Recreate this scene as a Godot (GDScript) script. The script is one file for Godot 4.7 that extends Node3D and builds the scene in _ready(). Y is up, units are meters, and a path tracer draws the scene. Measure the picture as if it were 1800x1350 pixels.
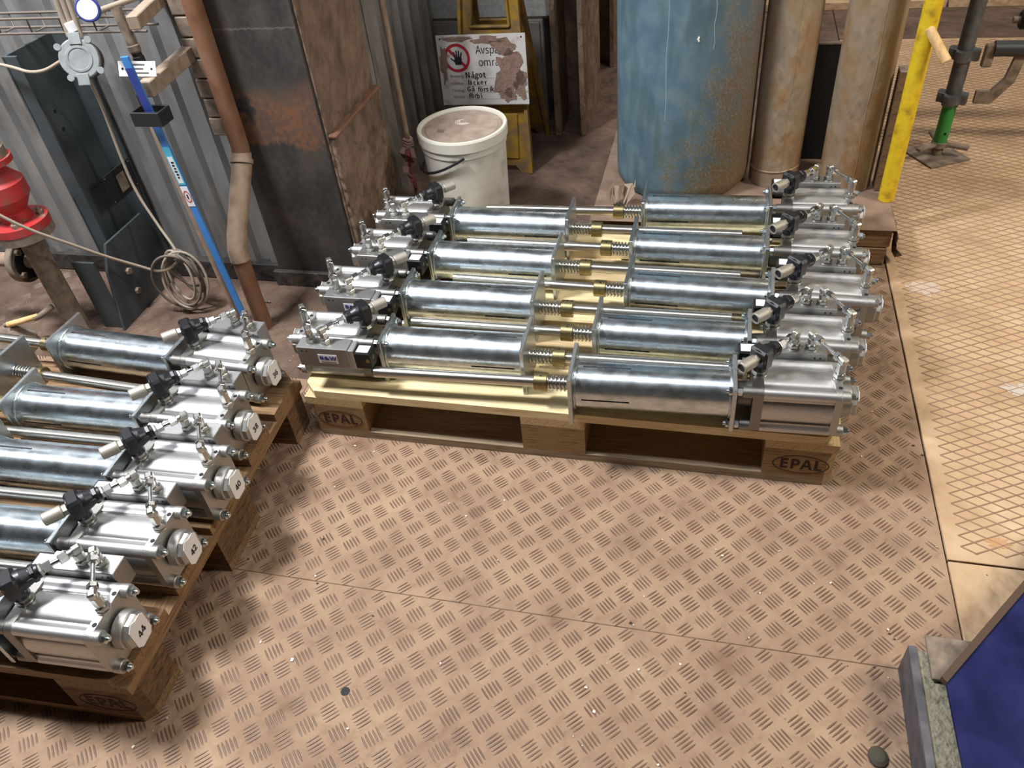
extends Node3D
# Workshop floor with two pallets of pneumatic actuators. Units are metres, y is up.
# x runs along the front edge of the pale pallet, z towards the viewer; origin at that pallet's front left floor corner.

class G:
	var v := PackedVector3Array()
	var n := PackedVector3Array()
	func tri(a: Vector3, b: Vector3, c: Vector3, na: Vector3, nb: Vector3, nc: Vector3) -> void:
		var cr := (b - a).cross(c - a)
		if cr.length_squared() < 1e-18: return
		if cr.dot(na + nb + nc) > 0.0:
			v.append_array([a, c, b]); n.append_array([na, nc, nb])
		else:
			v.append_array([a, b, c]); n.append_array([na, nb, nc])
	func flat(p: Array, hint: Vector3) -> void:
		var nn: Vector3 = (p[1] - p[0]).cross(p[2] - p[0])
		if nn.length_squared() < 1e-18 and p.size() > 3: nn = (p[2] - p[0]).cross(p[3] - p[0])
		if nn.length_squared() < 1e-18: return
		nn = nn.normalized()
		if nn.dot(hint) < 0.0: nn = -nn
		for i in range(1, p.size() - 1): tri(p[0], p[i], p[i + 1], nn, nn, nn)
	func box(c: Vector3, s: Vector3, bev := 0.0, bs := Basis.IDENTITY) -> void:
		var h := s * 0.5
		var k := minf(bev, minf(h.x, minf(h.y, h.z)) * 0.95)
		var P := func(x: int, y: int, z: int, ax: int) -> Vector3:
			var q := Vector3(x * (h.x - k), y * (h.y - k), z * (h.z - k))
			if ax == 0: q.x = x * h.x
			elif ax == 1: q.y = y * h.y
			else: q.z = z * h.z
			return c + bs * q
		for s1 in [-1, 1]:
			flat([P.call(s1, -1, -1, 0), P.call(s1, 1, -1, 0), P.call(s1, 1, 1, 0), P.call(s1, -1, 1, 0)], bs * Vector3(s1, 0, 0))
			flat([P.call(-1, s1, -1, 1), P.call(1, s1, -1, 1), P.call(1, s1, 1, 1), P.call(-1, s1, 1, 1)], bs * Vector3(0, s1, 0))
			flat([P.call(-1, -1, s1, 2), P.call(1, -1, s1, 2), P.call(1, 1, s1, 2), P.call(-1, 1, s1, 2)], bs * Vector3(0, 0, s1))
			if k > 0.0:
				for s2 in [-1, 1]:
					flat([P.call(s1, s2, -1, 0), P.call(s1, s2, 1, 0), P.call(s1, s2, 1, 1), P.call(s1, s2, -1, 1)], bs * Vector3(s1, s2, 0))
					flat([P.call(s1, -1, s2, 0), P.call(s1, 1, s2, 0), P.call(s1, 1, s2, 2), P.call(s1, -1, s2, 2)], bs * Vector3(s1, 0, s2))
					flat([P.call(-1, s1, s2, 1), P.call(1, s1, s2, 1), P.call(1, s1, s2, 2), P.call(-1, s1, s2, 2)], bs * Vector3(0, s1, s2))
					for s3 in [-1, 1]:
						flat([P.call(s1, s2, s3, 0), P.call(s1, s2, s3, 1), P.call(s1, s2, s3, 2)], bs * Vector3(s1, s2, s3))
	# profile: array of Vector2(along, radius), turned about the local x axis of xf
	func lathe(pr: Array, xf: Transform3D, seg := 24) -> void:
		for i in pr.size() - 1:
			var a: Vector2 = pr[i]
			var b: Vector2 = pr[i + 1]
			var d := b - a
			var nn := Vector2(-d.y, d.x)
			if nn.length() < 1e-9: continue
			nn = nn.normalized()
			if nn.y < 0 and absf(d.x) > 1e-6 and d.x > 0: nn = -nn
			for k in seg:
				var t0 := TAU * k / seg
				var t1 := TAU * (k + 1) / seg
				var e0 := Vector3(0, cos(t0), sin(t0))
				var e1 := Vector3(0, cos(t1), sin(t1))
				var X := Vector3(1, 0, 0)
				var p00 := xf * (X * a.x + e0 * a.y)
				var p01 := xf * (X * a.x + e1 * a.y)
				var p10 := xf * (X * b.x + e0 * b.y)
				var p11 := xf * (X * b.x + e1 * b.y)
				var n0 := (xf.basis * (X * nn.x + e0 * nn.y)).normalized()
				var n1 := (xf.basis * (X * nn.x + e1 * nn.y)).normalized()
				tri(p00, p01, p11, n0, n1, n1)
				tri(p00, p11, p10, n0, n1, n0)
	func rod(a: Vector3, b: Vector3, r: float, seg := 16, ch := 0.0) -> void:
		var L := a.distance_to(b)
		var xf := Transform3D(G.along(b - a), a)
		if ch > 0.0: lathe([Vector2(0, 0), Vector2(0, r - ch), Vector2(ch, r), Vector2(L - ch, r), Vector2(L, r - ch), Vector2(L, 0)], xf, seg)
		else: lathe([Vector2(0, 0), Vector2(0, r), Vector2(L, r), Vector2(L, 0)], xf, seg)
	# flat sided prism about an axis (hex nuts)
	func nut(a: Vector3, b: Vector3, r: float, sides := 6, turn := 0.0) -> void:
		var bs := G.along(b - a)
		var d := (b - a).normalized()
		var A := []
		var B := []
		var A2 := []
		var B2 := []
		var ch := minf(r * 0.12, a.distance_to(b) * 0.2)
		for k in sides:
			var t := TAU * k / sides + turn
			var e := bs * Vector3(0, cos(t), sin(t))
			A.append(a + d * ch + e * r); B.append(b - d * ch + e * r)
			A2.append(a + e * (r - ch)); B2.append(b + e * (r - ch))
		for k in sides:
			var j := (k + 1) % sides
			var out: Vector3 = (A[k] + A[j]) * 0.5 - a
			flat([A[k], A[j], B[j], B[k]], out - d * out.dot(d))
			flat([A[k], A[j], A2[j], A2[k]], out - d * 0.5)
			flat([B[k], B[j], B2[j], B2[k]], out + d * 0.5)
		flat(A2, -d); flat(B2, d)
	func tube(p: PackedVector3Array, r: float, seg := 10) -> void:
		var fr := Vector3.UP
		var rings := []
		for i in p.size():
			var d := (p[mini(i + 1, p.size() - 1)] - p[maxi(i - 1, 0)]).normalized()
			if i == 0 and absf(d.dot(fr)) > 0.9: fr = Vector3.RIGHT
			fr = (fr - d * fr.dot(d)).normalized()
			var s := d.cross(fr)
			var ring := []
			for k in seg:
				var t := TAU * k / seg
				ring.append(fr * cos(t) + s * sin(t))
			rings.append(ring)
		for i in p.size() - 1:
			for k in seg:
				var j := (k + 1) % seg
				var a: Vector3 = rings[i][k]
				var b: Vector3 = rings[i][j]
				var c: Vector3 = rings[i + 1][k]
				var e: Vector3 = rings[i + 1][j]
				tri(p[i] + a * r, p[i] + b * r, p[i + 1] + e * r, a, b, e)
				tri(p[i] + a * r, p[i + 1] + e * r, p[i + 1] + c * r, a, e, c)
		for i in [0, p.size() - 1]:
			var pts := []
			for k in seg: pts.append(p[i] + rings[i][k] * r)
			flat(pts, (p[0] - p[1]) if i == 0 else (p[i] - p[i - 1]))
	# polygon (x, y) extruded from z0 to z1 in the frame xf, with a bevel on the rims
	func prism(pg: PackedVector2Array, z0: float, z1: float, xf := Transform3D.IDENTITY, smooth := false) -> void:
		var m := pg.size()
		var ccw := not Geometry2D.is_polygon_clockwise(pg)
		var nr := []
		for i in m:
			var d := pg[(i + 1) % m] - pg[i]
			var q := Vector2(d.y, -d.x).normalized()
			if not ccw: q = -q
			nr.append(q)
		for i in m:
			var j := (i + 1) % m
			var na: Vector2 = nr[i]
			var nb: Vector2 = nr[i]
			if smooth:
				var pa: Vector2 = nr[(i + m - 1) % m]
				var pb: Vector2 = nr[j]
				if pa.dot(na) > 0.8: na = (pa + nr[i]).normalized()
				if pb.dot(nb) > 0.8: nb = (pb + nr[i]).normalized()
			var wa := xf.basis * Vector3(na.x, na.y, 0)
			var wb := xf.basis * Vector3(nb.x, nb.y, 0)
			var a0 := xf * Vector3(pg[i].x, pg[i].y, z0)
			var a1 := xf * Vector3(pg[i].x, pg[i].y, z1)
			var b0 := xf * Vector3(pg[j].x, pg[j].y, z0)
			var b1 := xf * Vector3(pg[j].x, pg[j].y, z1)
			tri(a0, b0, b1, wa, wb, wb); tri(a0, b1, a1, wa, wb, wa)
		var idx := Geometry2D.triangulate_polygon(pg)
		var up := xf.basis * Vector3(0, 0, signf(z1 - z0))
		for i in range(0, idx.size(), 3):
			for e in [[z0, -up], [z1, up]]:
				var q := []
				for k in 3: q.append(xf * Vector3(pg[idx[i + k]].x, pg[idx[i + k]].y, e[0]))
				tri(q[0], q[1], q[2], e[1], e[1], e[1])
	func quad(a: Vector3, b: Vector3, c: Vector3, d: Vector3, hint: Vector3) -> void: flat([a, b, c, d], hint)
	func mesh() -> ArrayMesh:
		var arr := []
		arr.resize(Mesh.ARRAY_MAX)
		arr[Mesh.ARRAY_VERTEX] = v
		arr[Mesh.ARRAY_NORMAL] = n
		var m := ArrayMesh.new()
		m.add_surface_from_arrays(Mesh.PRIMITIVE_TRIANGLES, arr)
		return m
	static func along(d: Vector3) -> Basis:
		var x := d.normalized()
		var u := Vector3.UP if absf(x.y) < 0.9 else Vector3.RIGHT
		var z := x.cross(u).normalized()
		return Basis(x, z.cross(x).normalized(), z)

var M := {}
var used := {}
var rng := RandomNumberGenerator.new()

func numbered(called: String) -> String:
	var k: int = used.get(called, 0)
	used[called] = k + 1
	return called if k == 0 else "%s_%03d" % [called, k]
func obj(called: String, g: G, m: Material, parent: Node = self) -> MeshInstance3D:
	var o := MeshInstance3D.new()
	o.mesh = g.mesh()
	o.material_override = m
	if parent == self:
		o.name = numbered(called)
		add_child(o)
	else:
		o.name = called
		parent.add_child(o, true)
	return o
func inst(called: String, mesh: Mesh, m: Material, parent: Node, xf: Transform3D) -> MeshInstance3D:
	var o := MeshInstance3D.new()
	o.mesh = mesh
	o.material_override = m
	o.name = called
	parent.add_child(o, true)
	o.transform = xf
	return o
func thing(called: String, label: String, category: String, at := Vector3.ZERO, turn := 0.0, group := "") -> Node3D:
	var o := Node3D.new()
	o.name = numbered(called)
	add_child(o)
	o.position = at
	o.rotation.y = turn
	return tag(o, label, category, group)
func tag(o: Node3D, label: String, category: String, group := "") -> Node3D:
	o.set_meta("label", label)
	o.set_meta("category", category)
	if group != "": o.set_meta("group", group)
	return o
func structure(called: String, at := Vector3.ZERO) -> Node3D:
	var o := Node3D.new()
	o.name = called
	add_child(o)
	o.position = at
	o.set_meta("kind", "structure")
	return o
func text(called: String, s: String, size: float, m: Material, parent: Node, xf: Transform3D, bold := false, stretch := 1.0, font_name := "Droid Sans") -> MeshInstance3D:
	var t := TextMesh.new()
	t.text = s
	var f := SystemFont.new()
	f.font_names = PackedStringArray([font_name])
	f.font_weight = 700 if bold else 400
	t.font = f
	t.font_size = 32
	t.pixel_size = size / 32.0
	t.depth = 0.0006
	t.curve_step = 1.0
	var o := inst(called, t, m, parent, xf)
	o.transform.basis = o.transform.basis * Basis.from_scale(Vector3(stretch, 1, 1))
	return o

# ---------- materials ----------
func noise_tex(sd: int, freq: float, cols: Array, oct := 4, size := 256, offs := [], kind := FastNoiseLite.TYPE_SIMPLEX_SMOOTH) -> ImageTexture:
	var f := FastNoiseLite.new()
	f.seed = sd
	f.noise_type = kind
	f.frequency = freq
	f.fractal_octaves = oct
	var im := f.get_seamless_image(size, size, false, false, 0.1, true)
	var gr := Gradient.new()
	var o := PackedFloat32Array()
	var c := PackedColorArray()
	for i in cols.size():
		o.append(float(i) / (cols.size() - 1) if offs.is_empty() else offs[i])
		c.append(cols[i])
	gr.offsets = o
	gr.colors = c
	var out := Image.create(size, size, false, Image.FORMAT_RGB8)
	for y in size:
		for x in size:
			out.set_pixel(x, y, gr.sample(im.get_pixel(x, y).r))
	return ImageTexture.create_from_image(out)
func mat(c: Color, rough := 0.6, metal := 0.0, tex: Texture2D = null, sc := Vector3.ONE, world := false, rough_tex: Texture2D = null) -> StandardMaterial3D:
	var m := StandardMaterial3D.new()
	m.albedo_color = c
	m.roughness = rough
	m.metallic = metal
	m.metallic_specular = 0.5
	if tex or rough_tex:
		if tex: m.albedo_texture = tex
		if rough_tex: m.roughness_texture = rough_tex
		m.uv1_triplanar = true
		m.uv1_world_triplanar = world
		m.uv1_scale = sc
		m.uv1_triplanar_sharpness = 4.0
	return m
func h(s: String) -> Color: return Color.html(s)
func detail(m: StandardMaterial3D, tex: Texture2D, sc: Vector3) -> StandardMaterial3D:
	return m
func relief(m: StandardMaterial3D, sd: int, freq: float, strength: float) -> StandardMaterial3D:
	var f := FastNoiseLite.new()
	f.seed = sd
	f.frequency = freq
	f.fractal_octaves = 4
	var im := f.get_seamless_image(256, 256, false, false, 0.1, true)
	im.bump_map_to_normal_map(strength)
	m.normal_enabled = true
	m.normal_texture = ImageTexture.create_from_image(im)
	m.uv1_triplanar = true
	return m

func make_materials() -> void:
	var grime := [h("785f4d"), h("907762"), h("997f69"), h("9f866d"), h("a98f74")]
	M.floor_tread = relief(mat(Color.WHITE, 0.95, 0.0, noise_tex(3, 0.012, grime, 6, 512), Vector3.ONE * 0.9, true, noise_tex(31, 0.02, [h("c8c8c8"), h("f0f0f0")], 3)), 5, 0.08, 2.0)
	M.floor_tread.metallic_specular = 0.3
	M.tread_bar = mat(Color.WHITE, 0.5, 0.0, noise_tex(8, 0.02, [h("5f4a3b"), h("6d5545"), h("7b6552")], 4), Vector3.ONE * 1.3, true)
	M.floor_diamond = relief(mat(Color.WHITE, 0.66, 0.0, noise_tex(4, 0.012, [h("a58767"), h("b49674"), h("bd9f7c"), h("c2a584"), h("cfb490")], 6, 512), Vector3.ONE * 0.8, true), 6, 0.08, 1.6)
	M.diamond_rib = mat(Color.WHITE, 0.6, 0.0, noise_tex(9, 0.02, [h("8a6c50"), h("967860"), h("a2856a")], 4), Vector3.ONE * 1.3, true)
	M.floor_dust_dim = relief(mat(Color.WHITE, 0.85, 0.0, noise_tex(12, 0.015, [h("46372c"), h("5c493c"), h("685446"), h("75604f")], 6, 512), Vector3.ONE * 0.8, true), 7, 0.06, 3.0)  # dusty brown, darkened for the dim floor at the back and wall
	M.gap = mat(h("2e241c"), 0.9)
	M.zinc = mat(Color.WHITE, 0.36, 1.0, noise_tex(21, 0.012, [h("b7c3ca"), h("cad4da"), h("d9e2e6"), h("c4d0d6")], 4), Vector3(6, 9, 9), false, noise_tex(22, 0.012, [h("a8a8a8"), h("c8c8c8"), h("f0f0f0")], 4))
	M.zinc_plate = mat(Color.WHITE, 0.34, 1.0, noise_tex(23, 0.03, [h("a4adb0"), h("c5cccf"), h("b0b8bb")], 5), Vector3.ONE * 12, false)
	M.bright = mat(h("d6d8d6"), 0.22, 1.0)
	M.bolt = mat(h("c9d3d6"), 0.25, 1.0)
	M.steel_rod = mat(Color.WHITE, 0.30, 1.0, noise_tex(25, 0.04, [h("b0aca4"), h("c8c4bb"), h("bdb8ae")], 3), Vector3(3, 30, 30))
	M.alu = mat(Color.WHITE, 0.46, 1.0, noise_tex(26, 0.03, [h("bcbcbb"), h("cacac9"), h("c2c2c2")], 4), Vector3(4, 20, 20))
	M.alu_cast = relief(mat(h("b9b8b4"), 0.5, 1.0), 27, 0.1, 1.0)
	M.alu_cast.uv1_scale = Vector3.ONE * 14
	M.alu_dark = relief(mat(h("8d8b87"), 0.5, 1.0), 28, 0.1, 1.0)
	M.alu_dark.uv1_scale = Vector3.ONE * 14
	M.block = relief(mat(h("a6a6a5"), 0.48, 1.0), 29, 0.12, 0.8)
	M.block.uv1_scale = Vector3.ONE * 16
	M.brass = mat(Color.WHITE, 0.38, 1.0, noise_tex(30, 0.03, [h("857a5c"), h("a0936c"), h("91855f")], 4), Vector3.ONE * 10)
	M.nickel = mat(h("bcbcb6"), 0.34, 1.0)
	M.sinter = relief(mat(h("aaa59a"), 0.6, 0.8), 33, 0.2, 1.0)
	M.sinter.uv1_scale = Vector3.ONE * 20
	M.slot_shade_grey = mat(h("4c4d4e"), 0.6, 0.5)  # dark grey standing for the shade inside the tube slots
	M.black = mat(h("15171b"), 0.38)
	M.black_matt = mat(h("101012"), 0.7)
	M.white_label = mat(h("e6e5e4"), 0.5)
	M.ink = mat(h("1b1b1d"), 0.6)
	M.ink_blue = mat(h("1c2a78"), 0.5)
	M.pine = mat(Color.WHITE, 0.7, 0.0, noise_tex(40, 0.02, [h("c2a873"), h("dcc695"), h("e8d7aa"), h("d8c08c")], 5), Vector3(1.2, 22, 22))
	M.pine2 = mat(Color.WHITE, 0.72, 0.0, noise_tex(41, 0.02, [h("a48a62"), h("c3a97c"), h("cfb98f"), h("b59b6f")], 5), Vector3(1.2, 24, 24))
	M.pine_grey = mat(Color.WHITE, 0.8, 0.0, noise_tex(42, 0.02, [h("6d5f4b"), h("8d7c63"), h("a08d70"), h("84735a")], 5), Vector3(1.2, 24, 24))
	M.block_wood = mat(Color.WHITE, 0.8, 0.0, noise_tex(43, 0.025, [h("5d4831"), h("8a6e4c"), h("9d8159"), h("755b3e")], 5), Vector3(2.0, 26, 9))
	M.pallet_brown = mat(Color.WHITE, 0.75, 0.0, noise_tex(44, 0.02, [h("553f2a"), h("7d6040"), h("8f7150"), h("6a5036")], 5), Vector3(1.2, 22, 22))
	M.block_brown = mat(Color.WHITE, 0.8, 0.0, noise_tex(45, 0.02, [h("2f241b"), h("5c442c"), h("735739"), h("45331f")], 5), Vector3(3, 16, 5))
	M.burnt = mat(h("3a2415"), 0.9)
	M.galv_sheet = mat(Color.WHITE, 0.45, 0.45, noise_tex(50, 0.012, [h("777776"), h("939493"), h("a5a6a5"), h("8b8985")], 5, 256), Vector3(1.5, 0.7, 1.5), true)
	M.galv_dusty = mat(Color.WHITE, 0.35, 0.7, noise_tex(51, 0.012, [h("8a7c6e"), h("aba59d"), h("c6c5c2"), h("978a7c")], 5, 256), Vector3(2.0, 1.0, 2.0), true)
	M.column_dark = relief(mat(Color.WHITE, 0.6, 0.0, noise_tex(52, 0.01, [h("282624"), h("34322f"), h("3d3a36"), h("423c37"), h("4b4039"), h("534438")], 5, 512, [0.0, 0.35, 0.55, 0.66, 0.74, 1.0]), Vector3(1.6, 1.2, 1.6), true), 53, 0.05, 2.0)
	M.column_face = mat(Color.WHITE, 0.55, 0.0, column_tex())
	M.column_face.uv1_triplanar = false
	M.column_rust = relief(mat(Color.WHITE, 0.85, 0.0, noise_tex(54, 0.012, [h("544437"), h("6f5b4b"), h("7d6857"), h("8a705a")], 6, 512), Vector3(1.6, 0.8, 1.6), true), 55, 0.06, 2.5)
	M.rust_patch = relief(mat(Color.WHITE, 0.85, 0.0, noise_tex(60, 0.015, [h("4a3428"), h("6f4d38"), h("7d5a45"), h("5b4338")], 5), Vector3.ONE * 2.0, true), 61, 0.06, 2.0)
	M.rust_pipe = mat(Color.WHITE, 0.75, 0.1, noise_tex(56, 0.015, [h("614330"), h("7b553d"), h("835f47"), h("7c6450")], 5), Vector3.ONE * 2.5, true)
	M.dusty_pipe = mat(Color.WHITE, 0.85, 0.0, noise_tex(57, 0.02, [h("7d6754"), h("9a8470"), h("a58f7b")], 5), Vector3.ONE * 3.0, true)
	M.post_grey = mat(Color.WHITE, 0.5, 0.1, noise_tex(58, 0.012, [h("343a3c"), h("40474a"), h("485053"), h("515350")], 5), Vector3.ONE * 1.5, true)
	M.drum = mat(Color.WHITE, 0.55, 0.0, drum_tex(), Vector3.ONE)
	M.drum.uv1_triplanar = false
	M.drum_blue = mat(Color.WHITE, 0.5, 0.1, noise_tex(62, 0.015, [h("4f6d78"), h("5f7f8b"), h("6b8a97"), h("7b8e95")], 5), Vector3.ONE * 1.5, true)
	M.pipe_steel = relief(mat(Color.WHITE, 0.6, 0.25, noise_tex(63, 0.012, [h("7a6a56"), h("93836d"), h("a08f78"), h("9a7d5c"), h("8a6a48")], 5, 512), Vector3(1.6, 0.7, 1.6), true), 64, 0.06, 1.0)
	M.yellow_paint = mat(Color.WHITE, 0.5, 0.0, noise_tex(65, 0.02, [h("9c7d2a"), h("d4b21c"), h("e2c424"), h("c9a02c")], 5, 256, [0.0, 0.3, 0.6, 1.0]), Vector3.ONE * 4.0, true)
	M.yellow_dusty = mat(Color.WHITE, 0.6, 0.0, noise_tex(66, 0.014, [h("6f5c4a"), h("85693f"), h("977523"), h("ad861c")], 5, 256, [0.0, 0.38, 0.58, 1.0]), Vector3.ONE * 3.0, true)
	M.peg = mat(Color.WHITE, 0.7, 0.0, noise_tex(67, 0.02, [h("b88f52"), h("d8b47c"), h("e0c397")], 4), Vector3.ONE * 6)
	M.bucket = mat(Color.WHITE, 0.45, 0.0, noise_tex(68, 0.015, [h("a8a396"), h("c6c2b8"), h("d0cdc4"), h("cbc7bd")], 5), Vector3.ONE * 3.0, true)
	M.lid_dust = mat(Color.WHITE, 0.8, 0.0, noise_tex(69, 0.015, [h("857567"), h("958577"), h("a39485")], 5), Vector3.ONE * 5.0, true)
	M.bucket_rim = mat(h("d3cfc2"), 0.45)
	M.cabinet = mat(Color.WHITE, 0.4, 0.1, noise_tex(70, 0.012, [h("77726b"), h("87817a"), h("948e86")], 4), Vector3.ONE * 1.2, true)
	M.insulation = relief(mat(Color.WHITE, 0.7, 0.1, noise_tex(71, 0.03, [h("a9a9a4"), h("bdbdb8"), h("c9c9c4")], 4), Vector3.ONE * 5, true), 72, 0.15, 2.0)
	M.scaffold = mat(Color.WHITE, 0.5, 0.5, noise_tex(73, 0.02, [h("54575a"), h("6a6d6f"), h("75716c")], 4), Vector3.ONE * 4, true)
	M.green = mat(h("2f8a3c"), 0.45)
	M.red = mat(Color.WHITE, 0.5, 0.0, noise_tex(74, 0.015, [h("9a8170"), h("8d4a42"), h("b03030"), h("b52a2c")], 4, 256, [0.0, 0.3, 0.5, 1.0]), Vector3.ONE * 4, true)
	M.cast_dusty = mat(Color.WHITE, 0.8, 0.1, noise_tex(75, 0.02, [h("5b5046"), h("7d6f60"), h("968574")], 4), Vector3.ONE * 5, true)
	M.cable = mat(h("9c8f7e"), 0.65)
	M.cable_dark = mat(h("6a6056"), 0.65)
	M.jbox = mat(Color.WHITE, 0.6, 0.0, noise_tex(91, 0.02, [h("787d7d"), h("8a9090"), h("949a9a")], 4), Vector3.ONE * 6, true)
	M.jbox_dark = mat(h("3b3d3d"), 0.6)
	M.blue_bar = mat(h("3f7fc4"), 0.45)
	M.blue_dark = mat(h("2b3d86"), 0.5)
	M.sticker_cyan = mat(h("4fb4d0"), 0.5)
	M.sticker_red = mat(h("c2403c"), 0.5)
	M.beige_bar = mat(Color.WHITE, 0.75, 0.0, noise_tex(90, 0.02, [h("7d6d5b"), h("938270"), h("a08f7c")], 4), Vector3.ONE * 5, true)
	M.blue_sheet = mat(Color.WHITE, 0.62, 0.0, noise_tex(76, 0.01, [h("14173a"), h("1b1e47"), h("20244f"), h("282c55")], 5, 512), Vector3(2.0, 2.0, 2.0), true)
	M.blue_sheet.metallic_specular = 0.2
	M.concrete = relief(mat(Color.WHITE, 0.85, 0.0, noise_tex(78, 0.03, [h("6b6553"), h("857f6c"), h("938c78"), h("7a7462")], 6, 512), Vector3.ONE * 3, true), 79, 0.1, 3.0)
	M.steel_edge = mat(Color.WHITE, 0.5, 0.3, noise_tex(80, 0.02, [h("45444a"), h("58575d"), h("6a686c")], 5), Vector3.ONE * 4, true)
	M.paper = mat(Color.WHITE, 0.85, 0.0, noise_tex(81, 0.015, [h("755f4d"), h("867060"), h("937c68")], 5), Vector3.ONE * 3, true)
	M.film = mat(h("b9a894"), 0.25)
	M.tape = mat(h("c29a8e"), 0.7)
	M.tape_red = mat(h("b0605a"), 0.7)
	M.sign_white = mat(Color.WHITE, 0.45, 0.0, noise_tex(82, 0.01, [h("9d8574"), h("cfc8c0"), h("d8d4cf"), h("d4d0ca")], 5, 512, [0.0, 0.28, 0.45, 1.0]), Vector3.ONE * 3, true)
	M.mud = relief(mat(Color.WHITE, 0.85, 0.0, noise_tex(83, 0.03, [h("7d6455"), h("93786a"), h("9b8273")], 4), Vector3.ONE * 6, true), 84, 0.1, 2.0)
	M.print_red = mat(h("b02a3a"), 0.5)
	M.print_grey = mat(h("5a524e"), 0.6)
	M.hall_wall = mat(Color.WHITE, 0.85, 0.0, noise_tex(85, 0.01, [h("4c4843"), h("58534d"), h("635d57")], 4), Vector3.ONE * 0.4, true)
	M.ceiling = mat(Color.WHITE, 0.9, 0.0, noise_tex(86, 0.01, [h("55524c"), h("625e58"), h("6f6a63")], 4), Vector3.ONE * 0.4, true)
	M.lamp_body = mat(h("d8d8d4"), 0.5)
	M.flake = mat(h("d9cfc2"), 0.6)
	M.flake_dark = mat(h("3a2e26"), 0.8)
	M.holder = mat(h("1f2022"), 0.5)

func column_tex() -> ImageTexture:
	# dark paint with a rusty band, scuffs and pale welds; one image over the 0.27 x 1.3 m front face
	var a := FastNoiseLite.new()
	a.seed = 15; a.frequency = 0.008; a.fractal_octaves = 5
	var b := FastNoiseLite.new()
	b.seed = 16; b.frequency = 0.05; b.fractal_octaves = 4
	var W := 256
	var H := 1024
	var im := Image.create(W, H, false, Image.FORMAT_RGB8)
	for y in H:
		for x in W:
			var px := float(x) / W
			var hy := 1.3 * (1.0 - float(y) / H)
			var n1 := a.get_noise_2d(x, y * 0.8)
			var n2 := b.get_noise_2d(x, y)
			var col := h("2f2d2b").lerp(h("454340"), clampf(0.5 + n1 * 0.9 + n2 * 0.5, 0, 1))
			col = col.lerp(h("4a4136"), clampf(n1 * 1.6 - 0.1, 0, 0.6))
			var band := smoothstep(0.445, 0.475, hy + n1 * 0.03 + n2 * 0.012) * (1.0 - smoothstep(0.585, 0.640, hy + n1 * 0.05 + n2 * 0.015))
			band *= smoothstep(0.10, 0.22, px + n1 * 0.35 + n2 * 0.1)
			col = col.lerp(h("5d473c").lerp(h("7a5236"), clampf(0.35 + n2 * 1.3 + n1 * 0.8, 0, 1)), band * 0.85)
			if absf(hy - 0.765 + n2 * 0.004) < 0.0022: col = col.lerp(h("6b6862"), 0.6)
			im.set_pixel(x, y, col)
	return ImageTexture.create_from_image(im)

func drum_tex() -> ImageTexture:
	# blue paint going over to brown dirt and speckled rust on one side; u runs round the drum, v up
	var a := FastNoiseLite.new()
	a.seed = 5; a.frequency = 0.012; a.fractal_octaves = 5
	var b := FastNoiseLite.new()
	b.seed = 6; b.frequency = 0.09; b.fractal_octaves = 3
	var W := 1024
	var H := 512
	var im := Image.create(W, H, false, Image.FORMAT_RGB8)
	for y in H:
		for x in W:
			var u := float(x) / W
			var vv := float(y) / H
			var n1 := a.get_noise_2d(x * 1.2, y * 2.6)
			var n2 := b.get_noise_2d(x, y * 2.5)
			var col := h("536d7c").lerp(h("67808a"), clampf(0.5 + n1 * 1.2, 0, 1))
			col = col.lerp(h("465c60"), clampf(b.get_noise_2d(x * 0.2 + 400, y * 0.12) * 1.2, 0, 0.5))
			var dirty := smoothstep(-0.06, 0.14, u - 0.185 + n1 * 0.10 - vv * 0.42 + n2 * 0.06) * (1.0 - smoothstep(0.68, 0.75, u + n1 * 0.1))
			col = col.lerp(h("6c6365").lerp(h("6b5836"), clampf(0.85 + n2 * 0.9 - vv * 2.2, 0, 1)), dirty)
			if b.get_noise_2d(x * 3.1, y * 6.0 + 90) > 0.36 and dirty > 0.3: col = col.lerp(h("b0a283"), 0.55)
			im.set_pixel(x, H - 1 - y, col)
	return ImageTexture.create_from_image(im)

# ---------- actuator ----------
func round_square(half: float, r: float, notch := 0.0) -> PackedVector2Array:
	# square with round corner columns and, if notch > 0, faces set back between them with a slot on both sides
	var p := PackedVector2Array()
	for q in 4:
		var rot := q * PI / 2
		var c := Vector2(half - r, half - r)
		var loc := []
		if notch > 0.0:
			loc.append(Vector2(half - notch, -(half - 2.0 * r) + 0.012))
			loc.append(Vector2(half - notch, half - 2.0 * r - 0.012))
			loc.append(Vector2(half - notch * 0.35, half - 2.0 * r - 0.011))
			loc.append(Vector2(half - notch * 0.35, half - 2.0 * r - 0.005))
			loc.append(Vector2(half - notch * 1.3, half - 2.0 * r - 0.0045))
			loc.append(Vector2(half - notch * 1.3, half - 2.0 * r - 0.0005))
		for k in 9:
			var t := -PI / 2 * 0.15 + (PI / 2 * 1.3) * k / 8.0
			loc.append(c + Vector2(cos(t), sin(t)) * r)
		if notch > 0.0:
			loc.append(Vector2(half - 2.0 * r - 0.0005, half - notch * 1.3))
			loc.append(Vector2(half - 2.0 * r - 0.0045, half - notch * 1.3))
			loc.append(Vector2(half - 2.0 * r - 0.005, half - notch * 0.35))
			loc.append(Vector2(half - 2.0 * r - 0.011, half - notch * 0.35))
		for e in loc: p.append(Vector2(e).rotated(rot))
	return p

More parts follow.
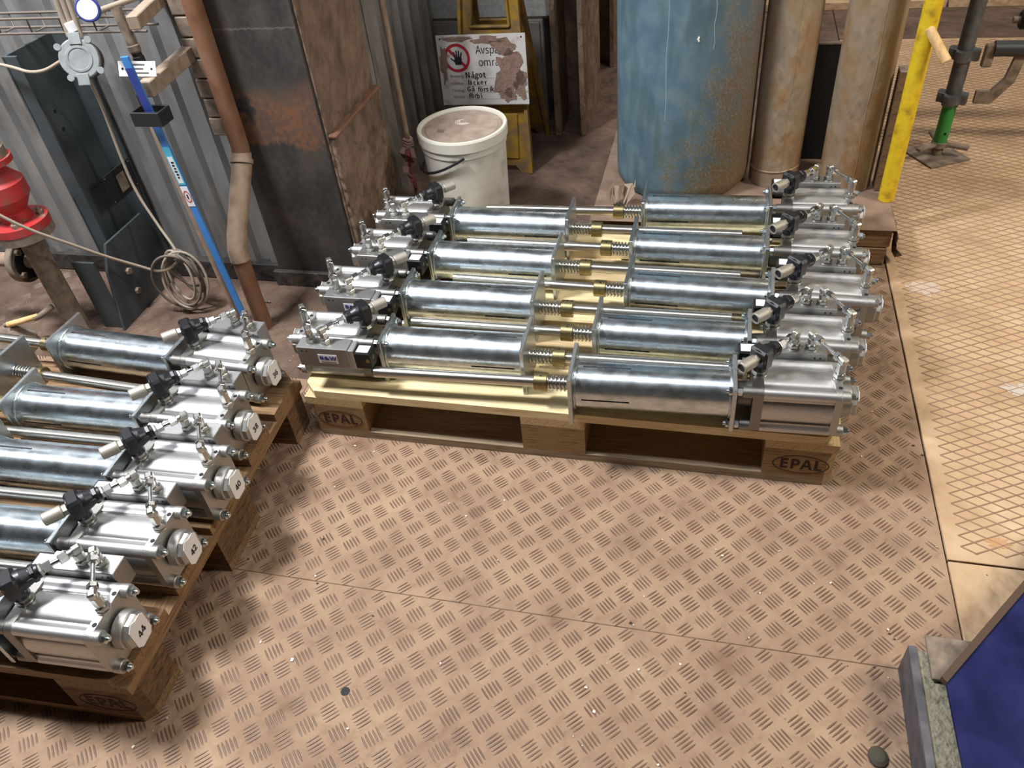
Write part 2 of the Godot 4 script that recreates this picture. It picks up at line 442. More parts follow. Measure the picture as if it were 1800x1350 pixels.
func barrel_profile() -> PackedVector2Array:
	# round barrel with four tie rod columns at the corners and a narrow groove beside each
	var p := PackedVector2Array()
	for q in 4:
		var loc := []
		for k in 9:
			var t := deg_to_rad(-27.0 + 54.0 * k / 8.0)
			loc.append(Vector2(cos(t), sin(t)) * 0.0555)
		loc.append(Vector2(0.0478, 0.0262))
		loc.append(Vector2(0.0475, 0.0285))
		loc.append(Vector2(0.0510, 0.0290))
		loc.append(Vector2(0.0512, 0.0315))
		for k in 11:
			var t := deg_to_rad(-48.0 + 186.0 * k / 10.0)
			loc.append(Vector2(0.0442, 0.0442) + Vector2(cos(t), sin(t)) * 0.0122)
		loc.append(Vector2(0.0315, 0.0512))
		loc.append(Vector2(0.0290, 0.0510))
		loc.append(Vector2(0.0285, 0.0475))
		loc.append(Vector2(0.0262, 0.0478))
		for e in loc: p.append(Vector2(e).rotated(q * PI / 2))
	return p

func slotted_tube(g: G, s0: float, s1: float, r: float, bore := 0.0) -> void:
	# tube along x with four real slots near s0
	var seg := 72
	var cuts := [s0, s0 + 0.018, s0 + 0.118, s1]
	for i in 3:
		for k in seg:
			var is_slot := i == 1 and k % 18 == 0
			if is_slot: continue
			var t0 := TAU * (k - 0.5) / seg
			var t1 := TAU * (k + 0.5) / seg
			for rr in [bore if bore > 0.0 else r]:
				var sg := 1.0 if bore <= 0.0 else -1.0
				var a := Vector3(cuts[i], cos(t0) * rr, sin(t0) * rr)
				var b := Vector3(cuts[i], cos(t1) * rr, sin(t1) * rr)
				var c := Vector3(cuts[i + 1], cos(t1) * rr, sin(t1) * rr)
				var d := Vector3(cuts[i + 1], cos(t0) * rr, sin(t0) * rr)
				var n0 := Vector3(0, cos(t0), sin(t0)) * sg
				var n1 := Vector3(0, cos(t1), sin(t1)) * sg
				g.tri(a, b, c, n0, n1, n1)
				g.tri(a, c, d, n0, n1, n0)
	if bore > 0.0: return
	for k in [0, 18, 36, 54]:
		for e in [-0.5, 0.5]:
			var t: float = TAU * (k + e) / seg
			var n := Vector3(0, sin(t), -cos(t)) * (1.0 if e < 0 else -1.0)
			g.flat([Vector3(cuts[1], cos(t) * r, sin(t) * r), Vector3(cuts[2], cos(t) * r, sin(t) * r), Vector3(cuts[2], cos(t) * (r - 0.004), sin(t) * (r - 0.004)), Vector3(cuts[1], cos(t) * (r - 0.004), sin(t) * (r - 0.004))], -n)

func bead(g: G, s: float, r: float, w: float, sd: int) -> void:
	# lumpy weld bead ring about x
	var f := FastNoiseLite.new()
	f.seed = sd
	f.frequency = 3.0
	var pts := PackedVector3Array()
	for k in 73:
		var t := TAU * k / 72.0
		var rr := r + f.get_noise_1d(k % 72) * 0.0016
		pts.append(Vector3(s + f.get_noise_1d(100 + k % 72) * 0.002, cos(t) * rr, sin(t) * rr))
	g.tube(pts, w, 7)

func square_plate(g: G, s: float, th: float, half: float) -> void:
	g.box(Vector3(s, 0, 0), Vector3(th, half * 2, half * 2), 0.0012)

func elbow(parent: Node, base: Vector3, dir: Vector3, up_len: float, out_len: float, r: float) -> Vector3:
	# hex base on a surface, round riser, then a turned block towards dir with a hex nut; returns the outlet
	var g := G.new()
	g.rod(base, base + Vector3(0, 0.003, 0), r * 1.75, 20)
	g.nut(base + Vector3(0, 0.003, 0), base + Vector3(0, 0.012, 0), r * 1.65)
	g.rod(base + Vector3(0, 0.012, 0), base + Vector3(0, up_len - r, 0), r * 1.02, 16)
	var top := base + Vector3(0, up_len, 0)
	g.nut(base + Vector3(0, 0.015, 0), base + Vector3(0, up_len - r * 0.9, 0), r * 1.3)
	g.box(top - dir * r * 0.3, Vector3(r * 2.3, r * 2.0, r * 2.0), r * 0.35, G.along(dir))
	g.rod(top, top + dir * out_len * 0.5, r * 0.95, 16)
	obj("elbow_fitting", g, M.nickel, parent)
	var nt := G.new()
	nt.nut(top + dir * out_len * 0.45, top + dir * out_len, r * 1.3)
	obj("union_nut", nt, M.bright, parent)
	return top + dir * out_len

func make_actuator() -> Node3D:
	var t := thing("pneumatic_actuator", "x", "actuator")
	# rod side
	var g := G.new()
	g.lathe([Vector2(-0.455, 0), Vector2(-0.455, 0.0112), Vector2(-0.4537, 0.0125), Vector2(-0.428, 0.0125), Vector2(-0.4275, 0.0118), Vector2(-0.4265, 0.0118), Vector2(-0.426, 0.0125), Vector2(0.0, 0.0125)], Transform3D.IDENTITY, 28)
	obj("piston_rod", g, M.steel_rod, t)
	g = G.new()
	g.lathe([Vector2(-0.086, 0.0125), Vector2(-0.086, 0.0195), Vector2(-0.085, 0.0208), Vector2(-0.058, 0.0208), Vector2(-0.057, 0.0195), Vector2(-0.057, 0.0125)], Transform3D.IDENTITY, 32)
	var col := obj("brass_collar", g, M.brass, t)
	g = G.new()
	g.rod(Vector3(-0.071, 0.0200, 0.004), Vector3(-0.071, 0.0213, 0.0042), 0.0022, 10)
	obj("set_screw", g, M.black_matt, col)
	g = G.new()
	var pts := PackedVector3Array()
	for k in 16 * 6 + 1:
		var a := TAU * k / 16.0
		pts.append(Vector3(-0.0555 + 0.0505 * k / 96.0, cos(a) * 0.0165, sin(a) * 0.0165))
	g.tube(pts, 0.0021, 8)
	obj("coil_spring", g, M.bright, t)
	g = G.new()
	square_plate(g, 0.0, 0.009, 0.063)
	obj("front_plate", g, M.zinc_plate, t)
	g = G.new()
	slotted_tube(g, 0.004, 0.327, 0.050)
	var tb := obj("spring_tube", g, M.zinc, t)
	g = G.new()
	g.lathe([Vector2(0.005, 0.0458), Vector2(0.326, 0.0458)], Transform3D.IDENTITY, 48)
	obj("slot_shade_sleeve", g, M.slot_shade_grey, tb)  # dark liner added so the tube slots look shaded inside
	g = G.new()
	bead(g, 0.0065, 0.0512, 0.0034, 3)
	obj("weld_bead", g, M.zinc_plate, tb)
	g = G.new()
	bead(g, 0.3245, 0.0512, 0.0030, 4)
	obj("weld_bead", g, M.zinc_plate, tb)
	g = G.new()
	square_plate(g, 0.331, 0.009, 0.057)
	obj("rear_plate", g, M.zinc_plate, t)
	# bolts through the plates
	for sy in [-1, 1]:
		for sz in [-1, 1]:
			g = G.new()
			var y: float = sy * 0.0445
			var z: float = sz * 0.0445
			g.nut(Vector3(0.319, y, z), Vector3(0.3265, y, z), 0.0085, 6, 0.3)
			g.rod(Vector3(0.314, y, z), Vector3(0.352, y, z), 0.0045, 10)
			g.nut(Vector3(0.336, y, z), Vector3(0.346, y, z), 0.0085, 6, 0.1)
			obj("plate_bolt", g, M.bolt, t)
	# cylinder
	g = G.new()
	var XZ := Transform3D(Basis(Vector3(0, 0, -1), Vector3(0, 1, 0), Vector3(1, 0, 0)), Vector3.ZERO)   # prism's z along the axis
	g.prism(round_square(0.0565, 0.0135), 0.366, 0.386, XZ, true)
	for sy in [-1, 1]:
		for sz in [-1, 1]:
			g.rod(Vector3(0.346, sy * 0.0445, sz * 0.0445), Vector3(0.37, sy * 0.0445, sz * 0.0445), 0.0122, 18)
	g.lathe([Vector2(0.34, 0.0), Vector2(0.34, 0.026), Vector2(0.366, 0.028)], Transform3D.IDENTITY, 24)
	obj("front_cover", g, M.alu_dark, t)
	g = G.new()
	g.prism(barrel_profile(), 0.386, 0.520, XZ, true)
	obj("cylinder_body", g, M.alu, t)
	g = G.new()
	g.prism(round_square(0.0565, 0.0135), 0.520, 0.534, XZ, true)
	for sy in [-1, 1]:
		for sz in [-1, 1]:
			g.rod(Vector3(0.53, sy * 0.0445, sz * 0.0445), Vector3(0.547, sy * 0.0445, sz * 0.0445), 0.0125, 18, 0.001)
	var rc := obj("rear_cover", g, M.alu_cast, t)
	for z in [-0.030, 0.030]:
		var hl := G.new()
		hl.rod(Vector3(0.529, 0.0562, z), Vector3(0.529, 0.0569, z), 0.0042, 12)
		obj("port_hole_disc", hl, M.black_matt, rc)  # black disc painting the dark inside of a port
	g = G.new()
	g.nut(Vector3(0.538, 0, 0.0), Vector3(0.570, 0, 0.0), 0.031, 8, PI / 8)
	g.rod(Vector3(0.538, 0, 0), Vector3(0.558, 0, 0), 0.034, 24, 0.002)
	var boss := obj("end_boss", g, M.alu_cast, t)
	g = G.new()
	g.prism(PackedVector2Array([Vector2(-0.012, -0.030), Vector2(0.014, -0.029), Vector2(0.021, -0.020), Vector2(0.021, 0.020), Vector2(0.014, 0.027), Vector2(0.002, 0.0255), Vector2(-0.010, 0.031), Vector2(-0.021, 0.021), Vector2(-0.021, -0.020)]), 0.5701, 0.5709, XZ)
	obj("paper_tag", g, M.white_label, boss)
	for sy in [-1, 1]:
		for sz in [-1, 1]:
			g = G.new()
			g.nut(Vector3(0.547, sy * 0.0445, sz * 0.0445), Vector3(0.556, sy * 0.0445, sz * 0.0445), 0.0088, 6, 0.2)
			g.rod(Vector3(0.545, sy * 0.0445, sz * 0.0445), Vector3(0.561, sy * 0.0445, sz * 0.0445), 0.0048, 12, 0.001)
			obj("tie_rod_nut", g, M.bolt, t)
	# valve block on the side
	g = G.new()
	g.box(Vector3(0.4500, 0.0385, -0.079), Vector3(0.124, 0.054, 0.040), 0.0012)
	var vb := obj("valve_block", g, M.block, t)
	for e in [[0.488, -1], [0.499, -1], [0.488, 1], [0.499, 1]]:
		var hl := G.new()
		hl.rod(Vector3(e[0], 0.055, -0.079 + e[1] * 0.0196), Vector3(e[0], 0.055, -0.079 + e[1] * 0.0203), 0.0022, 10)
		obj("hole", hl, M.black_matt, vb)  # black disc for the darkness in a drilled hole
	g = G.new()
	g.box(Vector3(0.4400, 0.036, -0.09935), Vector3(0.046, 0.024, 0.0006))
	var lb := obj("label", g, M.white_label, vb)
	text("lettering", "B&W", 0.0135, M.ink_blue, lb, Transform3D(Basis(Vector3.UP, PI), Vector3(0.440, 0.0385, -0.1000)), true, 1.35)
	g = G.new()
	g.box(Vector3(0.440, 0.0275, -0.0998), Vector3(0.034, 0.0016, 0.0004))
	obj("small_print", g, M.print_grey, lb)
	g = G.new()
	g.box(Vector3(0.382, 0.037, -0.079), Vector3(0.012, 0.052, 0.038), 0.001)
	obj("valve_flange", g, M.alu, t)
	g = G.new()
	g.box(Vector3(0.357, 0.0345, -0.081), Vector3(0.038, 0.044, 0.034), 0.002)
	var so := obj("solenoid", g, M.black, t)
	g = G.new()
	g.box(Vector3(0.357, 0.0568, -0.081), Vector3(0.028, 0.0006, 0.024))
	obj("label", g, M.white_label, so)
	g = G.new()
	g.rod(Vector3(0.3375, 0.036, -0.081), Vector3(0.3385, 0.036, -0.081), 0.006, 14)
	g.rod(Vector3(0.345, 0.036, -0.0985), Vector3(0.345, 0.036, -0.0975), 0.005, 14)
	obj("screw", g, M.brass, so)
	# fittings and pipes
	var inlet_dir := Vector3(-0.60, 0.0, 0.80)
	var p1 := elbow(t, Vector3(0.447, 0.0655, -0.077), inlet_dir, 0.036, 0.028, 0.0072)
	var body_c := Vector3(0.3725, 0.1015, 0.004)
	var vd := (body_c - p1)
	vd.y = 0
	vd = vd.normalized()
	g = G.new()
	g.rod(p1, p1 + vd * 0.016, 0.0045, 12)
	g.nut(p1 + vd * 0.012, p1 + vd * 0.026, 0.0095)
	obj("connecting_pipe", g, M.bright, t)
	g = G.new()
	g.nut(p1 + vd * 0.026, p1 + vd * 0.032, 0.0115)
	obj("inlet_nut", g, M.nickel, t)
	# black quick exhaust valve
	g = G.new()
	var bb := G.along(vd)
	var v0 := p1 + vd * 0.032
	g.lathe([Vector2(0, 0), Vector2(0, 0.0135), Vector2(0.014, 0.0150), Vector2(0.026, 0.0190), Vector2(0.038, 0.0205), Vector2(0.056, 0.0205), Vector2(0.058, 0)], Transform3D(bb, v0), 12)
	g.box(v0 + vd * 0.0445, Vector3(0.026, 0.043, 0.043), 0.005, bb)
	g.box(v0 + vd * 0.020, Vector3(0.022, 0.010, 0.037), 0.002, bb)
	g.nut(v0 + vd * 0.004, v0 + vd * 0.014, 0.0165, 8)
	var ev := obj("exhaust_valve", g, M.black, t)
	var vc := v0 + vd * 0.043
	g = G.new()
	g.rod(Vector3(vc.x, 0.070, vc.z), Vector3(vc.x, vc.y, vc.z), 0.0150, 16)
	obj("valve_neck", g, M.black, ev)
	g = G.new()
	g.rod(Vector3(vc.x, 0.0565, vc.z), Vector3(vc.x, 0.060, vc.z), 0.0155, 20)
	g.nut(Vector3(vc.x, 0.060, vc.z), Vector3(vc.x, 0.072, vc.z), 0.0125)
	obj("port_fitting", g, M.nickel, t)
	g = G.new()
	var s0 := v0 + vd * 0.0575
	g.nut(s0, s0 + vd * 0.010, 0.0112)
	g.lathe([Vector2(0.010, 0.0), Vector2(0.010, 0.0118), Vector2(0.012, 0.0126), Vector2(0.042, 0.0126), Vector2(0.0435, 0.0117), Vector2(0.0435, 0.0090), Vector2(0.040, 0.0088), Vector2(0.040, 0)], Transform3D(bb, s0), 22)
	var sil := obj("silencer", g, M.sinter, t)
	g = G.new()
	g.rod(s0 + vd * 0.0385, s0 + vd * 0.0408, 0.0089, 18)
	obj("silencer_mouth", g, M.black_matt, sil)
	# pipe from block to rear port
	var e3 := Vector3(0.5285, 0.0565, 0.0)
	var e2 := Vector3(0.481, 0.0655, -0.077)
	var d23 := (e3 - e2)
	d23.y = 0
	d23 = d23.normalized()
	var q2 := elbow(t, e2, d23, 0.034, 0.024, 0.0072)
	var q3 := elbow(t, e3, -d23, 0.044, 0.020, 0.0072)
	g = G.new()
	g.rod(q2, q3, 0.0040, 12)
	obj("connecting_pipe", g, M.bright, t)
	return t

# ---------- pallet ----------
func plank(L: float, th: float, w: float, ch0 := 0.0, ch1 := 0.0) -> Mesh:
	# board along x centred at origin; ch0 cuts the two corners at -z, ch1 those at +z
	var hx := L / 2
	var hz := w / 2
	var p := PackedVector2Array()
	if ch0 > 0: p.append_array([Vector2(-hx, -hz + ch0), Vector2(-hx + ch0, -hz), Vector2(hx - ch0, -hz), Vector2(hx, -hz + ch0)])
	else: p.append_array([Vector2(-hx, -hz), Vector2(hx, -hz)])
	if ch1 > 0: p.append_array([Vector2(hx, hz - ch1), Vector2(hx - ch1, hz), Vector2(-hx + ch1, hz), Vector2(-hx, hz - ch1)])
	else: p.append_array([Vector2(hx, hz), Vector2(-hx, hz)])
	var g := G.new()
	g.prism(p, -th / 2, th / 2, Transform3D(Basis(Vector3(1, 0, 0), Vector3(0, 0, 1), Vector3(0, -1, 0)), Vector3.ZERO))
	return g.mesh()
func make_pallet(label: String, at: Vector3, turn: float, top: Array, cross: Material, block: Material, bottom: Material, stamp: bool) -> Node3D:
	# origin: front left floor corner; 1.2 long in x, 0.8 deep in -z
	var t := thing("wooden_pallet", label, "pallet", at, turn)
	var zs := [-0.0725, -0.236, -0.4, -0.564, -0.7275]
	var ws := [0.145, 0.1, 0.145, 0.1, 0.145]
	for i in 5:
		var o := inst("deck_board", plank(1.2, 0.022, ws[i], 0.03 if i == 4 else 0.0, 0.03 if i == 0 else 0.0), top[i], t, Transform3D(Basis.IDENTITY, Vector3(0.6, 0.133, zs[i])))
		o.position.y += 0.0008 * (i % 2)
	var cb := plank(0.8, 0.022, 0.145)
	for x in [0.0725, 0.6, 1.1275]:
		inst("stringer_board", cb, cross, t, Transform3D(Basis(Vector3.UP, PI / 2), Vector3(x, 0.1108, -0.4)))
	for i in 3:
		for j in 3:
			var w: float = 0.145 if j == 1 else 0.1
			var z: float = [-0.05, -0.4, -0.75][j]
			var ch: float = 0.018 if i != 1 and j != 1 else 0.0
			var g := G.new()
			var hx := 0.0725
			var p := PackedVector2Array()
			for q in [Vector2(-1, -1), Vector2(1, -1), Vector2(1, 1), Vector2(-1, 1)]:
				var c := Vector2(q.x * hx, q.y * w / 2)
				var outer: bool = (i == 0 and q.x < 0 or i == 2 and q.x > 0) and (j == 0 and q.y > 0 or j == 2 and q.y < 0)
				if ch > 0 and outer:
					var a := c - Vector2(0, q.y * ch)
					var b := c - Vector2(q.x * ch, 0)
					p.append_array([a, b] if q.x * q.y > 0 else [b, a])
				else: p.append(c)
			g.prism(p, -0.039, 0.039, Transform3D(Basis(Vector3(1, 0, 0), Vector3(0, 0, 1), Vector3(0, -1, 0)), Vector3.ZERO))
			var o := inst("block", g.mesh(), block, t, Transform3D(Basis.IDENTITY, Vector3([0.0725, 0.6, 1.1275][i], 0.061, z)))
			if j == 0 and i != 1 and stamp:
				var zf := w / 2 + 0.0004
				text("stamp_lettering", "EPAL", 0.040, M.burnt, o, Transform3D(Basis.IDENTITY, Vector3(0.004, -0.003, zf)), true, 0.95)
				var ring := G.new()
				var pts := PackedVector3Array()
				for k in 49:
					pts.append(Vector3(0.004 + cos(TAU * k / 48.0) * 0.056, -0.003 + sin(TAU * k / 48.0) * 0.026, zf - 0.0006))
				ring.tube(pts, 0.0013, 5)
				obj("stamp_ring", ring, M.burnt, o)
	for e in [[-0.05, 0.1], [-0.4, 0.145], [-0.75, 0.1]]:
		inst("bottom_board", plank(1.2, 0.022, e[1], 0.018 if e[0] < -0.6 else 0.0, 0.018 if e[0] > -0.1 else 0.0), bottom, t, Transform3D(Basis.IDENTITY, Vector3(0.6, 0.011, e[0])))
	return t

func _ready() -> void:
	rng.seed = 11
	# --- camera ---
	var cam := Camera3D.new()
	cam.name = "camera"
	cam.fov = 51.5765
	cam.near = 0.05
	cam.far = 60.0
	cam.transform = Transform3D(Basis(Vector3(0.97057, -0.09055, -0.22314), Vector3(-0.08194, 0.74715, -0.65958), Vector3(0.22644, 0.65846, 0.71775)), Vector3(0.9062, 1.3456, 1.2286))
	add_child(cam)
	# --- environment ---
	var we := WorldEnvironment.new()
	we.name = "environment"
	var env := Environment.new()
	env.background_mode = Environment.BG_COLOR
	env.background_color = Color(0, 0, 0)
	env.tonemap_mode = Environment.TONE_MAPPER_LINEAR
	env.tonemap_exposure = 0.61
	env.sdfgi_enabled = true
	env.ssao_enabled = true
	env.ssil_enabled = true
	we.environment = env
	add_child(we)
	make_materials()
	# --- lamps: rows of fluorescent battens under the ceiling ---
	lamp("wide ceiling lamp panel over the brown stained pallet", Vector3(-0.78, 2.8, 0.20), Vector2(0.5, 0.4), h("f6f7fb"), 23.0)
	lamp("narrow ceiling lamp strip over the pale pallet", Vector3(0.72, 2.8, 0.40), Vector2(1.3, 0.07), h("f4f7ff"), 3.0)
	lamp("wide ceiling lamp panel beyond the red valve", Vector3(-3.0, 2.8, 0.45), Vector2(1.2, 0.4), h("f2f6ff"), 6.0)
	lamp("long ceiling lamp panel over the diamond plate floor", Vector3(3.3, 2.6, -0.1), Vector2(1.2, 0.3), h("fff4e4"), 16.0)
	lamp("long ceiling lamp panel over the far aisle floor", Vector3(1.1, 2.8, -3.0), Vector2(2.4, 0.4), h("fff8f0"), 6.0)
	build_setting()
	build_pallets()
	build_background()
	build_left()
	build_right()
	build_small()

func lamp(label: String, at: Vector3, size: Vector2, col: Color, energy: float) -> void:
	var t := thing("ceiling_lamp", label, "lamp", at)
	var g := G.new()
	g.box(Vector3(0, 0.05, 0), Vector3(size.x + 0.06, 0.07, size.y + 0.06), 0.008)
	for sx in [-0.3, 0.3]: g.rod(Vector3(size.x * sx, 0.08, 0), Vector3(size.x * sx, HC - at.y, 0), 0.006, 8)
	obj("lamp_housing", g, M.lamp_body, t)
	g = G.new()
	g.box(Vector3(0, 0.008, 0), Vector3(size.x, 0.014, size.y), 0.003)
	var em := mat(col, 0.4)
	em.emission_enabled = true
	em.emission = col
	em.emission_energy_multiplier = 4.0
	obj("lamp_diffuser", g, em, t)
	var l := AreaLight3D.new()
	l.name = "light"
	l.area_size = size
	l.light_color = col
	l.light_energy = energy
	l.area_normalize_energy = true
	l.area_range = 20.0
	l.shadow_enabled = true
	t.add_child(l)
	l.position = Vector3(0, -0.01, 0)
	l.rotation.x = -PI / 2

const X0 := -4.0
const X1 := 5.0
const Z0 := -5.0
const Z1 := 4.0
const HC := 3.6
func build_setting() -> void:
	var fl := structure("floor")
	var g := G.new()
	g.box(Vector3((X0 + X1) / 2, -0.11, (Z0 + Z1) / 2), Vector3(X1 - X0, 0.2, Z1 - Z0))
	obj("subfloor", g, M.gap, fl)
	# plates: tread plates (two), diamond plate, plain plates
	var zs := 0.4105
	var xs := 1.403
	var mk := func(called: String, a: Vector2, b: Vector2, m: Material, y := 0.0) -> MeshInstance3D:
		var q := G.new()
		q.box(Vector3((a.x + b.x) / 2, y - 0.004, (a.y + b.y) / 2), Vector3(b.x - a.x, 0.008, b.y - a.y), 0.001)
		return obj(called, q, m, fl)
	var back: MeshInstance3D = mk.call("tread_plate", Vector2(-0.10, -0.86), Vector2(xs - 0.0015, zs - 0.0004), M.floor_tread)
	mk.call("tread_plate", Vector2(-1.6, -0.1895), Vector2(-0.1004, zs - 0.0004), M.floor_tread)
	mk.call("tread_plate", Vector2(-1.6, -0.86), Vector2(-0.1004, -0.19), M.floor_dust_dim)  # dusty plate, its colour also darkened for the dim floor by the wall
	var front: MeshInstance3D = mk.call("tread_plate", Vector2(-1.6, zs + 0.0004), Vector2(xs - 0.0015, 1.9), M.floor_tread)
	mk.call("plain_plate", Vector2(X0, -0.86), Vector2(-1.602, 1.9), M.floor_tread)
	mk.call("plain_plate", Vector2(X0, 1.902), Vector2(X1, Z1), M.floor_tread)
	mk.call("plain_plate", Vector2(X0, Z0), Vector2(xs - 0.0015, -0.862), M.floor_dust_dim)
	var dia: MeshInstance3D = mk.call("diamond_plate", Vector2(xs + 0.0015, -2.72), Vector2(3.4, 0.160), M.floor_diamond, 0.003)
	mk.call("plain_plate", Vector2(xs + 0.0015, 0.163), Vector2(3.4, 1.9), M.floor_diamond, 0.001)
	mk.call("plain_plate", Vector2(3.402, -2.72), Vector2(X1, 1.9), M.floor_diamond)
	mk.call("plain_plate", Vector2(xs + 0.0015, Z0), Vector2(X1, -2.73), M.floor_dust_dim, 0.002)
	# tread bars in groups of five, crossed at each second place
	var bar := G.new()
	var L := 0.0158
	var prof := [[-1.0, 0.0], [-0.82, 0.55], [-0.4, 0.95], [0.4, 0.95], [0.82, 0.55], [1.0, 0.0]]
	for i in prof.size() - 1:
		var a: Array = prof[i]
		var b: Array = prof[i + 1]
		for s in [-1.0, 1.0]:
			var p0 := Vector3(a[0] * L, -0.0003, s * 0.0021 * (0.25 + a[1] * 0.75))
			var p1 := Vector3(b[0] * L, -0.0003, s * 0.0021 * (0.25 + b[1] * 0.75))
			var t0 := Vector3(a[0] * L, 0.0014 * a[1], s * 0.0008 * a[1])
			var t1 := Vector3(b[0] * L, 0.0014 * b[1], s * 0.0008 * b[1])
			bar.flat([p0, p1, t1, t0], Vector3(0, 1, s))
			bar.flat([t0, t1, Vector3(t1.x, t1.y, 0), Vector3(t0.x, t0.y, 0)], Vector3.UP)
	var bm := bar.mesh()
	bm.surface_set_material(0, M.tread_bar)
	tread(back, bm, Vector2(0.833, 0.0606), Rect2(-1.25, -0.84, 2.645, 1.245))
	tread(front, bm, Vector2(0.2844, 0.5748), Rect2(-0.75, 0.415, 2.14, 0.75))
	# diamond ribs: two families of raised lines
	var rib := G.new()
	rib.flat([Vector3(-0.5, -0.0003, 0.0022), Vector3(0.5, -0.0003, 0.0022), Vector3(0.5, 0.0012, 0.0008), Vector3(-0.5, 0.0012, 0.0008)], Vector3(0, 1, 1))
	rib.flat([Vector3(-0.5, -0.0003, -0.0022), Vector3(0.5, -0.0003, -0.0022), Vector3(0.5, 0.0012, -0.0008), Vector3(-0.5, 0.0012, -0.0008)], Vector3(0, 1, -1))
	rib.flat([Vector3(-0.5, 0.0012, 0.0008), Vector3(0.5, 0.0012, 0.0008), Vector3(0.5, 0.0012, -0.0008), Vector3(-0.5, 0.0012, -0.0008)], Vector3.UP)
	var rm := rib.mesh()
	rm.surface_set_material(0, M.diamond_rib)
	var xf: Array[Transform3D] = []
	var r := Rect2(xs + 0.03, -2.70, 1.95, 2.84)
	for fam in 2:
		var ang: float = deg_to_rad(-28.0 if fam == 0 else 28.0)
		var dir := Vector2(cos(ang), sin(ang))
		var step := 0.0275
		var z := -4.0
		while z < 2.5:
			# clip the line x = r.x.. with z = z + tan * (x - r.x)
			var tn := dir.y / dir.x
			var xa := r.position.x
			var xb := r.end.x
			var lim0 := (r.position.y - z) / tn + r.position.x
			var lim1 := (r.end.y - z) / tn + r.position.x
			xa = maxf(xa, minf(lim0, lim1))
			xb = minf(xb, maxf(lim0, lim1))
			if xb - xa > 0.01:
				var len := (xb - xa) / cos(ang)
				var xm := (xa + xb) / 2
				var bs := Basis(Vector3.UP, -ang) * Basis.from_scale(Vector3(len, 1, 1))
				xf.append(Transform3D(bs, Vector3(xm, 0.003, z + tn * (xm - r.position.x))))
			z += step
	multi("diamond_ribs", rm, xf, dia)
	var fn := FastNoiseLite.new()
	fn.seed = 21
	fn.frequency = 1.1
	for e in [[1.502, 0.105, 0.022, 0.013, "b98f64"], [1.488, -0.762, 0.045, 0.030, "bfae9b"], [1.645, -0.365, 0.040, 0.022, "bdb5a8"], [1.700, -0.372, 0.020, 0.016, "c0b9ae"]]:
		var sg := G.new()
		var poly := PackedVector2Array()
		for k in 44:
			var a := TAU * k / 44.0
			var rr := 1.0 + 0.9 * fn.get_noise_2d(cos(a) * 2.0 + e[0] * 30, sin(a) * 2.0 + e[1] * 30)
			poly.append(Vector2(cos(a) * e[2] * rr, -sin(a) * e[3] * rr))
		if Geometry2D.triangulate_polygon(poly).size() > 0:
			sg.prism(poly, 0.0, 0.0009, Transform3D(Basis(Vector3(1, 0, 0), Vector3(0, 0, -1), Vector3(0, 1, 0)), Vector3(e[0], 0.0028, e[1])))
			obj("stain", sg, mat(h(e[4]), 0.7), dia)
	# hall shell, all outside the frame
	for e in [["wall_left", Vector3(X0 - 0.1, HC / 2, (Z0 + Z1) / 2), Vector3(0.2, HC, Z1 - Z0)], ["wall_right", Vector3(X1 + 0.1, HC / 2, (Z0 + Z1) / 2), Vector3(0.2, HC, Z1 - Z0)], ["wall_back", Vector3((X0 + X1) / 2, HC / 2, Z0 - 0.1), Vector3(X1 - X0 + 0.4, HC, 0.2)], ["wall_front", Vector3((X0 + X1) / 2, HC / 2, Z1 + 0.1), Vector3(X1 - X0 + 0.4, HC, 0.2)]]:
		g = G.new()
		g.box(Vector3.ZERO, e[2])
		var w := obj(e[0], g, M.hall_wall)
		w.position = e[1]
		w.set_meta("kind", "structure")
	g = G.new()
	g.box(Vector3((X0 + X1) / 2, HC + 0.1, (Z0 + Z1) / 2), Vector3(X1 - X0 + 0.4, 0.2, Z1 - Z0 + 0.4))
	obj("ceiling", g, M.ceiling).set_meta("kind", "structure")

func multi(called: String, mesh: Mesh, xf: Array[Transform3D], parent: Node) -> MultiMeshInstance3D:
	var mm := MultiMesh.new()
	mm.transform_format = MultiMesh.TRANSFORM_3D
	mm.mesh = mesh
	mm.instance_count = xf.size()
	for i in xf.size(): mm.set_instance_transform(i, xf[i])
	var o := MultiMeshInstance3D.new()
	o.multimesh = mm
	o.name = called
	o.set_meta("kind", "stuff")
	parent.add_child(o, true)
	return o
func tread(parent: Node, mesh: Mesh, org: Vector2, r: Rect2) -> void:
	var P := 0.0618
	var xf: Array[Transform3D] = []
	var rg := RandomNumberGenerator.new()
	rg.seed = 4
	var ux := Vector3(0.70711, 0, 0.70711)
	var uz := Vector3(0.70711, 0, -0.70711)
	for i in range(-60, 60):
		for j in range(-40, 40):
			for k in 2:
				var c := Vector3(org.x + (i + 0.5 * k) * P, 0, org.y + (j + 0.5 * k) * P)
				var d := ux if k == 0 else uz
				var s := uz if k == 0 else ux
				for b in 5:
					var p := c + s * (b - 2) * 0.0071
					if p.x < r.position.x + 0.006 or p.x > r.end.x - 0.006 or p.z < r.position.y + 0.004 or p.z > r.end.y - 0.004: continue
					var sc := rg.randf_range(0.88, 1.06)
					if b == 0 or b == 4: sc *= 0.92
					xf.append(Transform3D(Basis(d * sc, Vector3.UP * rg.randf_range(0.7, 1.1), d.cross(Vector3.UP)), p))
	multi("tread_bars", mesh, xf, parent)

